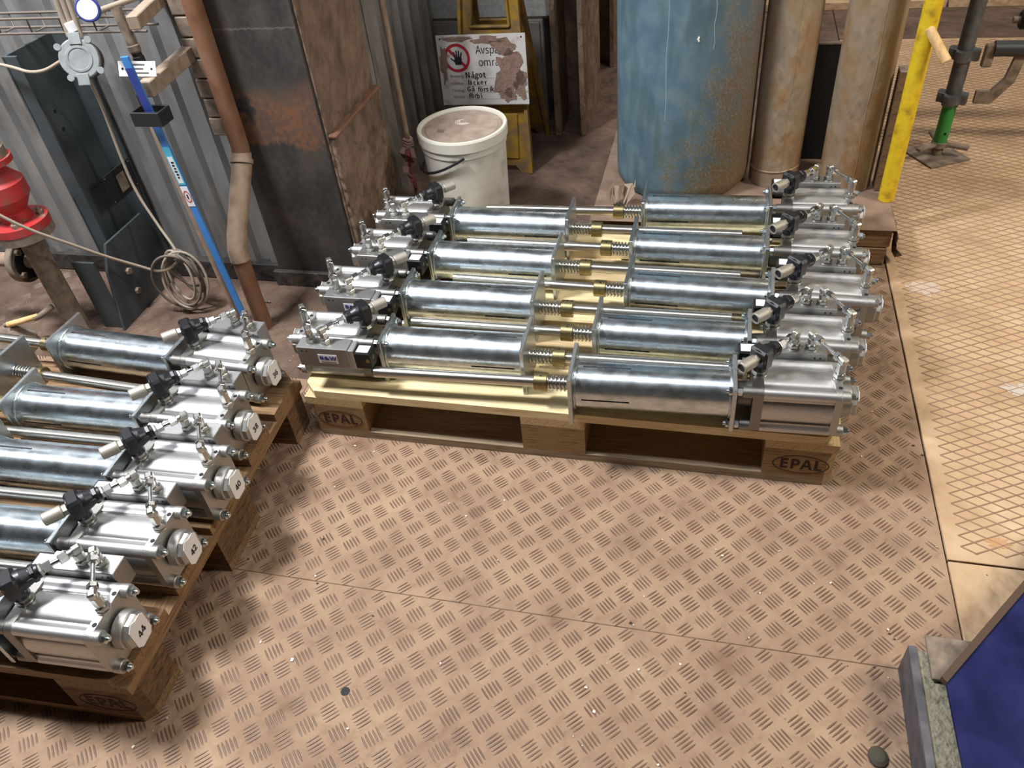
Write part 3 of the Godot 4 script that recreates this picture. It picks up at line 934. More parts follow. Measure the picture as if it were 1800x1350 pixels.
func build_pallets() -> void:
	make_pallet("pale new wooden pallet stamped EPAL under actuators with printed valve blocks", Vector3.ZERO, 0.0, [M.pine, M.pine2, M.pine, M.pine2, M.pine], M.pine2, M.block_wood, M.pine_grey, true)
	# dark pallet: near right corner at (-0.006, 0.748)
	var th := 0.050
	var dx := Vector3(cos(th), 0, -sin(th))
	make_pallet("darker brown stained wooden pallet under actuators with hand numbered tags", Vector3(0.004, 0, 0.745) - dx * 1.2, th, [M.pallet_brown, M.pallet_brown, M.pallet_brown, M.pallet_brown, M.pallet_brown], M.pallet_brown, M.block_brown, M.pallet_brown, true)
	var proto := make_actuator()
	var axis_y := 0.2075
	var first := true
	var place := func(x: float, z: float, turn: float, label: String, group: String) -> Node3D:
		var o: Node3D = proto
		if not proto.get_meta("label") == "x":
			o = proto.duplicate()
			o.name = numbered("pneumatic_actuator")
			add_child(o)
		o.position = Vector3(x, axis_y, z)
		o.rotation.y = turn
		tag(o, label, "actuator", group)
		return o
	var ord := ["nearest the stamped blocks", "second from the stamped blocks", "third from the stamped blocks", "fourth from the stamped blocks", "nearest the blue drum"]
	var A := [[0.648, -0.030, 0.035], [0.675, -0.205, 0.0], [0.725, -0.386, -0.03], [0.715, -0.572, -0.015], [0.723, -0.768, 0.02]]
	for i in 5: place.call(A[i][0], A[i][1], A[i][2], "actuator on pale pallet, cylinder toward diamond floor plate, " + ord[i], "actuators on the pale pallet")
	var ordb := ["nearest the stamped blocks", "second from the stamped blocks", "third from the stamped blocks", "nearest the white bucket"]
	var B := [[0.530, -0.112, 0.02], [0.516, -0.297, 0.0], [0.532, -0.478, -0.01], [0.533, -0.666, 0.0]]
	for i in 4: place.call(B[i][0], B[i][1], PI + B[i][2], "actuator on pale pallet, cylinder toward dark column, " + ordb[i], "actuators on the pale pallet")
	var C := [[0.0125, 0.680, 0.055, "44"], [0.0135, 0.509, 0.05, "42"], [0.021, 0.3495, 0.03, "40"], [-0.0205, 0.1905, 0.015, "38"], [-0.057, 0.0165, -0.05, "36"]]
	for e in C:
		var th2: float = e[2]
		var o: Node3D = place.call(e[0] - 0.556 * cos(th2), e[1] + 0.556 * sin(th2), th2, "actuator on brown pallet with paper tag numbered %s on its end" % {"44": "forty-four", "42": "forty-two", "40": "forty", "38": "thirty-eight", "36": "thirty-six"}[e[3]], "actuators on the brown pallet")
		var tg: Node = o.find_child("end_boss", true, false).get_child(0)
		text("lettering", e[3], 0.020, M.ink, tg, Transform3D(Basis(Vector3.UP, PI / 2) * Basis(Vector3(0, 0, 1), 0.12), Vector3(0.5712, -0.004, 0)), true, 0.9)
	var D := [[0.620, "forty-four and forty-two"], [0.452, "forty-two and forty"], [0.283, "forty and thirty-eight"], [0.092, "thirty-eight and thirty-six"]]
	for k in 4:
		place.call([-0.665, -0.668, -0.665, -0.70][k], D[k][0], PI + [0.05, 0.04, 0.02, -0.06][k], "actuator on brown pallet lying reversed between those tagged " + D[k][1], "actuators on the brown pallet")

func build_background() -> void:
	# bucket
	var t := thing("plastic_bucket", "dusty white plastic bucket with lid and wire handle beside yellow floor sign", "bucket", Vector3(0.155, 0, -0.965))
	var g := G.new()
	var UPX := Transform3D(Basis(Vector3.UP, Vector3(0, 0, 1), Vector3(1, 0, 0)), Vector3.ZERO)
	g.lathe([Vector2(0, 0), Vector2(0, 0.112), Vector2(0.004, 0.116), Vector2(0.315, 0.1275), Vector2(0.316, 0.131), Vector2(0.340, 0.1315), Vector2(0.352, 0.129)], UPX, 64)
	obj("pail", g, M.bucket, t)
	g = G.new()
	g.lathe([Vector2(0.338, 0.1325), Vector2(0.338, 0.1365), Vector2(0.366, 0.1375), Vector2(0.371, 0.135), Vector2(0.371, 0.127), Vector2(0.366, 0.1245), Vector2(0.362, 0.1235)], UPX, 64)
	var lid := obj("lid_rim", g, M.bucket_rim, t)
	g = G.new()
	g.lathe([Vector2(0.3615, 0.1245), Vector2(0.3615, 0.112), Vector2(0.364, 0.110), Vector2(0.364, 0.0)], UPX, 64)
	obj("lid", g, M.lid_dust, t)
	g = G.new()
	for k in 3:
		var pts := PackedVector3Array()
		for q in 15:
			var a := 0.4 + q * (4.2 - k * 0.5) / 14.0
			pts.append(Vector3(cos(a) * (0.024 - 0.006 * k) - 0.005, 0.3642, sin(a) * (0.018 - 0.005 * k) - 0.03))
		g.tube(pts, 0.0012, 5)
	obj("lid_marks", g, M.bucket_rim, t)
	g = G.new()
	g.quad(Vector3(-0.068, 0.3646, 0.042), Vector3(-0.045, 0.3646, 0.045), Vector3(-0.045, 0.3646, 0.026), Vector3(-0.068, 0.3646, 0.024), Vector3.UP)
	obj("sticker", g, mat(h("75665a"), 0.8), t)
	g = G.new()
	var hp := PackedVector3Array()
	for k in 21:
		var a := lerpf(0.0, PI, k / 20.0)
		var v := Vector3(cos(a) * 0.134, 0, sin(a) * 0.134)
		hp.append((Basis(Vector3.UP, -1.29) * Vector3(v.x, 0.325 - sin(a) * 0.075, v.z)) * Vector3(1.03, 1, 1.03))
	g.tube(hp, 0.0042, 8)
	obj("wire_handle", g, M.black, t)
	# folding floor sign
	t = thing("folding_floor_sign", "dusty yellow folding floor sign standing behind white bucket", "sign stand", Vector3(0.125, 0, -1.39))
	for side in 2:
		var tilt := -0.185 if side == 0 else 0.30
		var lf := Node3D.new()
		lf.name = "leaf"
		t.add_child(lf, true)
		lf.position = Vector3(0, 0, 0) if side == 0 else Vector3(0, 0, -0.33)
		lf.rotation.x = tilt
		g = G.new()
		var H := 0.66
		var out := PackedVector2Array([Vector2(-0.135, 0.0), Vector2(-0.09, 0.0), Vector2(-0.07, 0.025), Vector2(0.07, 0.025), Vector2(0.09, 0.0), Vector2(0.135, 0.0), Vector2(0.100, H), Vector2(-0.100, H)])
		# leaf with a grip opening: four boards round the opening
		var half := func(y: float) -> float: return 0.135 - 0.035 * y / H
		var pa := PackedVector2Array([out[0], out[1], out[2], out[3], out[4], out[5], Vector2(half.call(0.50), 0.50), Vector2(-half.call(0.50), 0.50)])
		g.prism(pa, -0.012, 0.0)
		g.prism(PackedVector2Array([Vector2(-half.call(0.5), 0.5), Vector2(-0.062, 0.5), Vector2(-0.055, 0.60), Vector2(-half.call(0.6), 0.60)]), -0.012, 0.0)
		g.prism(PackedVector2Array([Vector2(half.call(0.5), 0.5), Vector2(0.062, 0.5), Vector2(0.055, 0.60), Vector2(half.call(0.6), 0.60)]), -0.012, 0.0)
		g.prism(PackedVector2Array([Vector2(-half.call(0.6), 0.6), Vector2(half.call(0.6), 0.6), Vector2(0.1, H), Vector2(-0.1, H)]), -0.012, 0.0)
		for sx in [-1, 1]:
			g.prism(PackedVector2Array([Vector2(sx * 0.135, 0.0), Vector2(sx * 0.122, 0.0), Vector2(sx * 0.090, H), Vector2(sx * 0.100, H)]), 0.0, 0.014)
		obj("panel", g, M.yellow_dusty, lf)
		g = G.new()
		if side == 0:
			for e in [[-0.068, 0.494, -0.060, 0.606], [0.068, 0.494, 0.060, 0.606]]:
				g.tube(PackedVector3Array([Vector3(e[0], e[1], 0.002), Vector3(e[2], e[3], 0.002)]), 0.006, 8)
			g.tube(PackedVector3Array([Vector3(-0.068, 0.494, 0.002), Vector3(0.068, 0.494, 0.002)]), 0.006, 8)
			g.box(Vector3(0, 0.13, 0.003), Vector3(0.17, 0.16, 0.006), 0.004)
			obj("grip_rim", g, M.yellow_dusty, lf)
	# white notice board hung on the sign
	t = thing("notice_board", "dirty white notice board with red no-entry hand symbol and Swedish writing", "notice", Vector3(0.105, 0.365, -1.412))
	t.rotation.x = -0.10
	t.rotation.z = 0.012
	g = G.new()
	g.box(Vector3.ZERO, Vector3(0.312, 0.232, 0.003), 0.0008)
	obj("board", g, M.sign_white, t)
	g = G.new()
	for sx in [-1, 1]: g.rod(Vector3(sx * 0.142, 0.104, 0.0005), Vector3(sx * 0.142, 0.104, 0.002), 0.003, 10)
	obj("hole", g, M.black_matt, t)  # black discs in place of open, shaded holes
	g = G.new()
	var cx := Vector3(-0.088, 0.042, 0.0018)
	var ringp := PackedVector2Array()
	for k in 48:
		var a := TAU * k / 48.0
		var b := TAU * (k + 1) / 48.0
		g.flat([cx + Vector3(cos(a), sin(a), 0) * 0.047, cx + Vector3(cos(b), sin(b), 0) * 0.047, cx + Vector3(cos(b), sin(b), 0) * 0.037, cx + Vector3(cos(a), sin(a), 0) * 0.037], Vector3(0, 0, 1))
	var dg := Vector3(0.7071, -0.7071, 0)
	var dn := Vector3(0.7071, 0.7071, 0) * 0.005
	g.flat([cx - dg * 0.038 + dn, cx + dg * 0.038 + dn, cx + dg * 0.038 - dn, cx - dg * 0.038 - dn], Vector3(0, 0, 1))
	obj("prohibition_ring", g, M.print_red, t)
	g = G.new()
	var hc := cx + Vector3(0.004, -0.006, 0.0003)
	g.prism(PackedVector2Array([Vector2(-0.011, -0.016), Vector2(0.010, -0.016), Vector2(0.0135, 0.002), Vector2(0.012, 0.010), Vector2(-0.012, 0.010), Vector2(-0.0135, 0.0)]), 0, 0.0004, Transform3D(Basis.IDENTITY, hc))
	for e in [[-0.0100, 0.008, -0.0135, 0.026], [-0.0035, 0.009, -0.0045, 0.031], [0.0030, 0.009, 0.0045, 0.030], [0.0095, 0.008, 0.0135, 0.024], [-0.011, -0.006, -0.026, 0.006]]:
		var a := Vector2(e[0], e[1])
		var b := Vector2(e[2], e[3])
		var nn := (b - a).orthogonal().normalized() * 0.0026
		g.prism(PackedVector2Array([a + nn, b + nn * 0.8, b - nn * 0.8, a - nn]), 0, 0.0004, Transform3D(Basis.IDENTITY, hc))
	obj("hand_symbol", g, M.ink, t)
	text("lettering", "Avspärrat", 0.034, M.ink, t, Transform3D(Basis.IDENTITY, Vector3(0.048, 0.066, 0.0018)), false, 0.92)
	text("lettering", "område", 0.034, M.ink, t, Transform3D(Basis.IDENTITY, Vector3(0.042, 0.026, 0.0018)), false, 0.92)
	var rows := [["Ansvarig:", "Något", -0.018], ["Telefon:", "läcker", -0.043], ["Företag:", "Gå försiktigt", -0.066], ["Datum:", "förbi", -0.088]]
	var kx := [-0.004, -0.006, 0.012, 0.000]
	for k in 4:
		text("lettering", rows[k][0], 0.0125, M.print_grey, t, Transform3D(Basis.IDENTITY, Vector3(-0.094, rows[k][2], 0.0018)), false)
		var hx := -0.062
		for ch in rows[k][1]:
			if ch != " ":
				text("handwriting", ch, 0.026 if k == 0 else 0.022, M.ink, t, Transform3D(Basis(Vector3(0, 0, 1), rng.randf_range(-0.12, 0.16)), Vector3(hx + 0.006, rows[k][2] + 0.003 + rng.randf_range(-0.001, 0.001), 0.0019)), true, 0.92)
			hx += {"i": 0.008, "l": 0.008, "t": 0.010, "r": 0.010, " ": 0.008, "m": 0.02, "N": 0.019, "G": 0.017, "f": 0.010}.get(ch, 0.0135) * (1.0 if k < 2 else 0.9)
		g = G.new()
		g.box(Vector3(0.05, rows[k][2] - 0.008, 0.0016), Vector3(0.22, 0.0006, 0.0006))
		obj("ruled_line", g, M.print_grey, t)
	# dried mud over the right half and the left edge
	var f := FastNoiseLite.new()
	f.seed = 9
	f.frequency = 0.45
	for e in [[0.095, -0.010, 0.052, 0.072], [0.080, 0.075, 0.040, 0.026], [0.088, -0.085, 0.030, 0.022], [-0.137, 0.02, 0.012, 0.055], [0.03, 0.098, 0.06, 0.012], [0.128, -0.055, 0.02, 0.04], [-0.08, 0.104, 0.05, 0.007]]:
		g = G.new()
		var pg := PackedVector2Array()
		for k in 40:
			var a := TAU * k / 40.0
			var rr := 1.0 + 0.75 * f.get_noise_2d(cos(a) * 2.4 + e[0] * 60, sin(a) * 2.4 + e[1] * 60)
			pg.append(Vector2(clampf(e[0] + cos(a) * e[2] * rr, -0.154, 0.154), clampf(e[1] + sin(a) * e[3] * rr, -0.114, 0.114)))
		if Geometry2D.triangulate_polygon(pg).size() > 0:
			g.prism(pg, 0.0018, 0.0030)
			obj("dried_mud", g, M.mud, t)
	# steel cabinet with pale insulated box above it
	t = thing("steel_cabinet", "grey steel cabinet standing behind yellow floor sign", "cabinet", Vector3(0, 0, -1.82))
	g = G.new()
	g.box(Vector3(-0.03, 0.20, -0.20), Vector3(0.53, 0.40, 0.40), 0.004)
	obj("body", g, M.cabinet, t)
	g = G.new()
	g.box(Vector3(0.10, 0.20, 0.004), Vector3(0.245, 0.385, 0.008), 0.002)
	obj("door", g, M.cabinet, t)
	g = G.new()
	g.box(Vector3(-0.155, 0.20, 0.004), Vector3(0.255, 0.385, 0.008), 0.002)
	obj("door", g, M.cabinet, t)
	t = thing("insulated_box", "pale grey insulated box lying on top of the steel cabinet", "box", Vector3(0.01, 0.4, -2.0))
	g = G.new()
	g.box(Vector3(0, 0.15, 0), Vector3(0.50, 0.30, 0.36), 0.012)
	obj("casing", g, M.insulation, t)
	g = G.new()
	g.box(Vector3(0, 0.305, 0), Vector3(0.52, 0.02, 0.38), 0.006)
	obj("cover", g, M.insulation, t)
	# dark steel post behind the cabinet
	for e in [[0.345, -2.10, 0.12, 0.40, "rusty steel post behind the grey cabinet"], [0.34, -2.62, 0.16, 0.20, "brown steel post farther behind the grey cabinet"]]:
		t = thing("steel_post", e[4], "post", Vector3(e[0], 0, e[1]))
		g = G.new()
		g.box(Vector3(-e[2] / 2 + 0.01, 1.3, e[3] / 2), Vector3(0.02, 2.6, e[3]), 0.002)
		g.box(Vector3(e[2] / 2 - 0.01, 1.3, e[3] / 2), Vector3(0.02, 2.6, e[3]), 0.002)
		obj("flange", g, M.column_rust, t)
		g = G.new()
		g.box(Vector3(0, 1.3, e[3] / 2), Vector3(e[2] - 0.04, 2.6, 0.014))
		obj("web", g, M.column_rust, t)
	# low steel step across the aisle at the far end
	t = thing("floor_step", "low dusty steel step across the aisle far behind the pipes", "step", Vector3(1.9, 0, -3.15))
	for k in 2:
		g = G.new()
		g.box(Vector3(-0.9 + 1.83 * k, 0.02, -0.2), Vector3(1.82, 0.04, 0.42), 0.004)
		obj("step_plate", g, M.floor_diamond, t)
	g = G.new()
	g.box(Vector3(0, 0.02, -0.55), Vector3(3.6, 0.05, 0.02), 0.002)
	obj("edge_bar", g, M.dusty_pipe, t)

func corrugated(called: String, w: float, hgt: float, pitch: float, depth: float, m: Material, parent: Node, xf: Transform3D) -> void:
	var pg := PackedVector2Array()
	var x := 0.0
	while x < w - 0.001:
		for e in [[0.0, 0.0], [0.42, 0.0], [0.55, 1.0], [0.87, 1.0]]:
			if x + e[0] * pitch <= w: pg.append(Vector2(x + e[0] * pitch, e[1] * depth))
		x += pitch
	var nn := pg.size()
	for i in range(nn - 1, -1, -1): pg.append(pg[i] - Vector2(0, 0.0015))
	var g := G.new()
	g.prism(pg, 0.0, hgt, Transform3D(Basis(Vector3(1, 0, 0), Vector3(0, 0, 1), Vector3(0, 1, 0)), Vector3.ZERO))
	inst(called, g.mesh(), m, parent, xf)

func build_left() -> void:
	# corrugated wall at z = -0.63, dark box column, second corrugated sheet
	var w := structure("wall_rear")
	var g := G.new()
	g.box(Vector3(-2.2, 1.3, -0.70), Vector3(3.56, 2.6, 0.08))
	obj("backing", g, M.hall_wall, w)
	for k in 4:
		corrugated("sheet", 0.87, 2.5, 0.0725, 0.018, M.galv_sheet, w, Transform3D(Basis.IDENTITY, Vector3(-0.385 - 0.87 * (k + 1), 0.06, -0.655 - 0.002 * (k % 2))))
	g = G.new()
	g.box(Vector3(-1.4, 0.030, -0.628), Vector3(2.55, 0.056, 0.012), 0.002)
	g.box(Vector3(-1.4, 0.059, -0.640), Vector3(2.55, 0.006, 0.036), 0.001)
	obj("kick_strip", g, M.column_dark, w)
	for k in 14:
		g = G.new()
		g.box(Vector3(-0.405 + 0.004 * (k % 2), 0.52 + 0.052 * k, -0.622), Vector3(0.055, 0.049, 0.05), 0.003)
		obj("masonry_block", g, M.cast_dusty, w)
	var t := thing("box_column", "dark steel box column with rusty patches beside corrugated wall", "column", Vector3(-0.25, 0, -0.80))
	g = G.new()
	g.box(Vector3(0, 0.475, 0), Vector3(0.27, 0.95, 0.36), 0.004)
	obj("shaft", g, M.column_dark, t)
	g = G.new()
	g.box(Vector3(0.139, 0.472, 0), Vector3(0.008, 0.94, 0.35), 0.002)
	obj("side_plate", g, M.column_rust, t)
	g = G.new()
	g.box(Vector3(0.150, 0.24, 0.0), Vector3(0.018, 0.48, 0.345), 0.004)
	obj("doubler_plate", g, M.column_rust, t)
	g = G.new()
	g.box(Vector3(0.153, 0.482, 0.0), Vector3(0.026, 0.012, 0.35), 0.004)
	obj("ledge", g, M.rust_patch, t)
	var fp := SurfaceTool.new()
	fp.begin(Mesh.PRIMITIVE_TRIANGLES)
	for q in [[-0.133, 0.0], [-0.133, 0.945], [0.133, 0.945], [-0.133, 0.0], [0.133, 0.945], [0.133, 0.0]]:
		fp.set_normal(Vector3(0, 0, 1))
		fp.set_uv(Vector2((q[0] + 0.133) / 0.266, 1.0 - q[1] / 1.3))
		fp.add_vertex(Vector3(q[0], q[1] + 0.002, 0.1812))
	inst("face_plate", fp.commit(), M.column_face, t, Transform3D.IDENTITY)
	g = G.new()
	g.box(Vector3(0.004, 0.956, 0), Vector3(0.30, 0.012, 0.38), 0.002)
	obj("cap_plate", g, M.column_dark, t)
	# base strip in front of the column
	g = G.new()
	g.box(Vector3(0.0, 0.026, 0.188), Vector3(0.30, 0.052, 0.016), 0.002)
	obj("base_strip", g, M.column_dark, t)
	t = thing("corrugated_sheet", "dusty corrugated sheet wall section behind the dark column", "sheet", Vector3(-0.20, 0, -1.0))
	corrugated("panel", 0.80, 1.05, 0.095, 0.028, M.galv_dusty, t, Transform3D(Basis(Vector3.UP, PI / 2), Vector3.ZERO))
	g = G.new()
	g.box(Vector3(0.030, 0.525, -0.085), Vector3(0.05, 1.05, 0.006), 0.001)
	g.box(Vector3(0.052, 0.525, -0.065), Vector3(0.006, 1.05, 0.045), 0.001)
	obj("angle_trim", g, M.galv_dusty, t)
	# red and pale barrier tape tied round a thin pole
	t = thing("tape_pole", "thin pole with pale and red barrier tape tied round it beside bucket", "pole", Vector3(-0.085, 0, -1.10))
	g = G.new()
	g.rod(Vector3(0, 0, 0), Vector3(0, 1.5, 0), 0.009, 12)
	obj("pole", g, M.dusty_pipe, t)
	g = G.new()
	for k in 4:
		var pts := PackedVector3Array()
		for q in 13: pts.append(Vector3(cos(TAU * q / 12.0) * 0.014, 0.235 + 0.008 * k + 0.004 * sin(q * 1.3 + k), sin(TAU * q / 12.0) * 0.014))
		g.tube(pts, 0.005, 6)
	obj("knot", g, M.tape, t)
	for e in [[M.tape_red, 0.0, 0.14], [M.tape, 0.014, 0.18], [M.tape, -0.012, 0.10]]:
		g = G.new()
		var last := [Vector3(e[1] - 0.008, 0.235, 0.012), Vector3(e[1] + 0.008, 0.235, 0.014)]
		for q in 6:
			var y: float = 0.235 - e[2] * (q + 1) / 6.0
			var dx := 0.008 * sin(q * 1.7 + e[1] * 90)
			var nx := [Vector3(e[1] - 0.010 + dx, y, 0.018 + 0.006 * sin(q * 2.1)), Vector3(e[1] + 0.010 + dx, y, 0.020 + 0.008 * cos(q * 1.3))]
			g.quad(last[0], last[1], nx[1], nx[0], Vector3(0, 0, 1))
			g.quad(last[0] - Vector3(0, 0, 0.0008), last[1] - Vector3(0, 0, 0.0008), nx[1] - Vector3(0, 0, 0.0008), nx[0] - Vector3(0, 0, 0.0008), Vector3(0, 0, -1))
			last = nx
		obj("tape_end", g, e[0], t)
	# down pipe with two bends
	t = thing("down_pipe", "rusty brown down pipe with a dusty bent lower section", "pipe")
	g = G.new()
	g.tube(PackedVector3Array([Vector3(-0.352, 2.5, -0.585), Vector3(-0.355, 0.47, -0.585), Vector3(-0.356, 0.445, -0.578)]), 0.0245, 24)
	obj("upper_pipe", g, M.rust_pipe, t)
	g = G.new()
	var bp := PackedVector3Array([Vector3(-0.356, 0.455, -0.582), Vector3(-0.356, 0.430, -0.572), Vector3(-0.352, 0.36, -0.50), Vector3(-0.347, 0.29, -0.43), Vector3(-0.346, 0.255, -0.408), Vector3(-0.345, 0.225, -0.403)])
	g.tube(bp, 0.027, 24)
	obj("bend", g, M.dusty_pipe, t)
	g = G.new()
	g.tube(PackedVector3Array([Vector3(-0.345, 0.235, -0.404), Vector3(-0.343, 0.10, -0.400), Vector3(-0.34, 0.0, -0.397)]), 0.0235, 24)
	obj("lower_pipe", g, M.rust_pipe, t)
	g = G.new()
	g.lathe([Vector2(0, 0.024), Vector2(0, 0.031), Vector2(0.012, 0.031), Vector2(0.012, 0.024)], Transform3D(G.along(Vector3(0.02, -0.5, 0.35)), Vector3(-0.356, 0.440, -0.575)), 24)
	obj("socket_ring", g, M.dusty_pipe, t)
	# blue flat bar with stickers and thin brown rod behind
	t = thing("blue_flat_bar", "blue flat bar with cyan and red stickers standing by the wall", "bar", Vector3(-0.352, 0, -0.345))
	t.rotation.z = 0.066
	g = G.new()
	g.box(Vector3(0, 0.40, 0), Vector3(0.021, 0.80, 0.006), 0.001)
	obj("bar", g, M.blue_bar, t)
	for e in [[0.535, 0.10, "sticker_cyan"], [0.525, 0.07, "white_label"], [0.4525, 0.055, "white_label"], [0.715, 0.12, "blue_dark"]]:
		g = G.new()
		g.box(Vector3(0.0, e[0], 0.0034 + 0.0003 * (1 if e[1] == 0.07 else 0)), Vector3(0.0205 if e[1] != 0.07 else 0.014, e[1], 0.0006))
		obj("sticker", g, M[e[2]], t)
	g = G.new()
	for k in 6: g.box(Vector3(0.001 * (k % 2), 0.505 + 0.008 * k, 0.0042), Vector3(0.006 + 0.001 * (k % 3), 0.0045, 0.0004))
	obj("small_print", g, M.ink, t)
	g = G.new()
	for k in 12:
		var a := TAU * k / 12.0
		var b := TAU * (k + 1) / 12.0
		var c := Vector3(0, 0.4525, 0.0041)
		g.flat([c + Vector3(cos(a) * 0.0098, sin(a) * 0.017, 0), c + Vector3(cos(b) * 0.0098, sin(b) * 0.017, 0), c + Vector3(cos(b) * 0.0075, sin(b) * 0.0135, 0), c + Vector3(cos(a) * 0.0075, sin(a) * 0.0135, 0)], Vector3(0, 0, 1))
	obj("warning_ring", g, M.sticker_red, t)
	g = G.new()
	g.box(Vector3(0, 0.4525, 0.0042), Vector3(0.004, 0.012, 0.0005))
	obj("warning_mark", g, M.ink, t)
	t = thing("brown_rod", "thin brown rod standing behind the blue flat bar", "rod", Vector3(-0.420, 0, -0.40))
	g = G.new()
	g.rod(Vector3(0, 0.001, 0), Vector3(-0.030, 0.66, 0), 0.0095, 16)
	obj("shaft", g, M.dusty_pipe, t)
	g = G.new()
	g.rod(Vector3(0, 0.0, 0), Vector3(0, 0.012, 0), 0.013, 16)
	obj("foot", g, M.cast_dusty, t)
	# wall arm with clamp
	t = thing("wall_arm", "beige square wall arm with black clamp holding the blue bar", "bracket")
	g = G.new()
	g.box(Vector3(-0.412, 0.715, -0.497), Vector3(0.030, 0.036, 0.27), 0.002, Basis(Vector3.UP, 0.11))
	obj("arm", g, M.beige_bar, t)
	g = G.new()
	g.box(Vector3(-0.400, 0.658, -0.329), Vector3(0.078, 0.034, 0.005), 0.001)
	g.box(Vector3(-0.400, 0.658, -0.373), Vector3(0.078, 0.034, 0.005), 0.001)
	g.box(Vector3(-0.4365, 0.658, -0.351), Vector3(0.005, 0.034, 0.042), 0.001)
	g.box(Vector3(-0.3635, 0.658, -0.351), Vector3(0.005, 0.034, 0.042), 0.001)
	g.box(Vector3(-0.430, 0.686, -0.375), Vector3(0.016, 0.032, 0.008), 0.001)
	obj("clamp", g, M.holder, t)
	# second arm higher up
	t = thing("upper_wall_arm", "beige wall arm above the blue bar carrying pale conduits", "bracket")
	g = G.new()
	g.box(Vector3(-0.44, 0.845, -0.54), Vector3(0.028, 0.03, 0.24), 0.002, Basis(Vector3.UP, 0.25))
	obj("arm", g, M.beige_bar, t)
	g = G.new()
	g.rod(Vector3(-0.43, 0.868, -0.63), Vector3(-0.51, 0.868, -0.42), 0.007, 12)
	obj("conduit", g, M.cable, t)
	# sensor head above the tag
	t = thing("hanging_sensor", "black and beige sensor head hanging above the white tag plate", "sensor", Vector3(-0.440, 0.735, -0.435))
	g = G.new()
	g.lathe([Vector2(0, 0), Vector2(0, 0.009), Vector2(0.006, 0.0125), Vector2(0.030, 0.0135), Vector2(0.032, 0.0115), Vector2(0.044, 0.0115)], Transform3D(G.along(Vector3(-0.12, 1, -0.05)), Vector3(0, 0, 0)), 20)
	obj("probe", g, M.black_matt, t)
	g = G.new()
	g.lathe([Vector2(0.040, 0.012), Vector2(0.044, 0.0145), Vector2(0.056, 0.0145), Vector2(0.058, 0.012), Vector2(0.14, 0.0125)], Transform3D(G.along(Vector3(-0.12, 1, -0.05)), Vector3(0, 0, 0)), 20)
	obj("gland", g, M.cast_dusty, t)
	t = thing("tag_plate", "white engraved tag plate with two holes hanging by the blue bar", "tag", Vector3(-0.425, 0.752, -0.395))
	t.rotation = Vector3(-0.45, 0.25, -0.10)
	g = G.new()
	g.box(Vector3.ZERO, Vector3(0.088, 0.034, 0.002), 0.0008)
	obj("plate", g, M.white_label, t)
	g = G.new()
	for sx in [-1, 1]: g.rod(Vector3(sx * 0.034, 0, 0.0006), Vector3(sx * 0.034, 0, 0.0013), 0.003, 10)
	obj("hole", g, M.black_matt, t)  # dark of the tag holes painted as black discs
	g = G.new()
	for k in 3: g.box(Vector3(0.002, 0.009 - 0.009 * k, 0.0011), Vector3([0.034, 0.026, 0.05][k], 0.004, 0.0003))
	obj("engraving", g, M.print_grey, t)
	# junction box with conduits
	t = thing("junction_box", "round grey junction box with lugged cover and pale conduits", "junction box", Vector3(-0.575, 0.775, -0.40))
	var look := Basis.looking_at(Vector3(-0.45, -0.30, -0.75), Vector3(0.15, 1, 0))
	g = G.new()
	var bl := Transform3D(look * Basis(Vector3(0, 0, 1), Vector3(0, 1, 0), Vector3(-1, 0, 0)), Vector3.ZERO)
	g.lathe([Vector2(-0.050, 0), Vector2(-0.050, 0.044), Vector2(-0.002, 0.044)], bl, 28)
	obj("base", g, M.jbox_dark, t)
	g = G.new()
	g.lathe([Vector2(-0.002, 0.046), Vector2(0.006, 0.044), Vector2(0.007, 0.042), Vector2(0.007, 0.030), Vector2(0.0085, 0.029), Vector2(0.0085, 0.024), Vector2(0.007, 0.023), Vector2(0.007, 0.0)], bl, 28)
	for e in [[0.0, 0.044], [PI, 0.046]]:
		g.box(bl * Vector3(0.005, cos(e[0]) * e[1], sin(e[0]) * e[1]), Vector3(0.026, 0.026, 0.010), 0.001, look)
	for k in 4:
		var a := PI / 4 + k * PI / 2 + 0.2
		g.rod(bl * Vector3(0.002, cos(a) * 0.049, sin(a) * 0.049), bl * Vector3(0.008, cos(a) * 0.049, sin(a) * 0.049), 0.008, 12)
	obj("cover", g, M.jbox, t)
	g = G.new()
	var top := look * Vector3(0, 0.06, -0.01)
	g.nut(top, top + Vector3(-0.004, 0.022, 0), 0.013)
	obj("cable_gland", g, M.white_label, t)
	g = G.new()
	for k in 3:
		var o := look * Vector3(-0.014 + 0.013 * k, 0.05, -0.012)
		g.tube(PackedVector3Array([o, o + Vector3(0.0, 0.10, -0.01), o + Vector3(0.01, 0.9, -0.02)]), 0.0062, 10)
	obj("conduit", g, M.cable, t)
	# gauge just above
	t = thing("round_gauge", "small white round gauge beside the pale conduits", "gauge", Vector3(-0.462, 0.895, -0.36))
	g = G.new()
	g.lathe([Vector2(-0.02, 0), Vector2(-0.02, 0.024), Vector2(0.0, 0.026), Vector2(0.004, 0.024), Vector2(0.003, 0.0)], Transform3D(look * Basis(Vector3(0, 0, 1), Vector3(0, 1, 0), Vector3(-1, 0, 0)), Vector3.ZERO), 28)
	obj("case", g, M.blue_dark, t)
	g = G.new()
	g.lathe([Vector2(0.0045, 0.021), Vector2(0.0045, 0.0)], Transform3D(look * Basis(Vector3(0, 0, 1), Vector3(0, 1, 0), Vector3(-1, 0, 0)), Vector3.ZERO), 28)
	obj("dial", g, M.white_label, t)
	# wire tray along the wall
	t = thing("wire_tray", "thin wire cable tray running along the corrugated wall", "cable tray", Vector3(0, 0.80, -0.56))
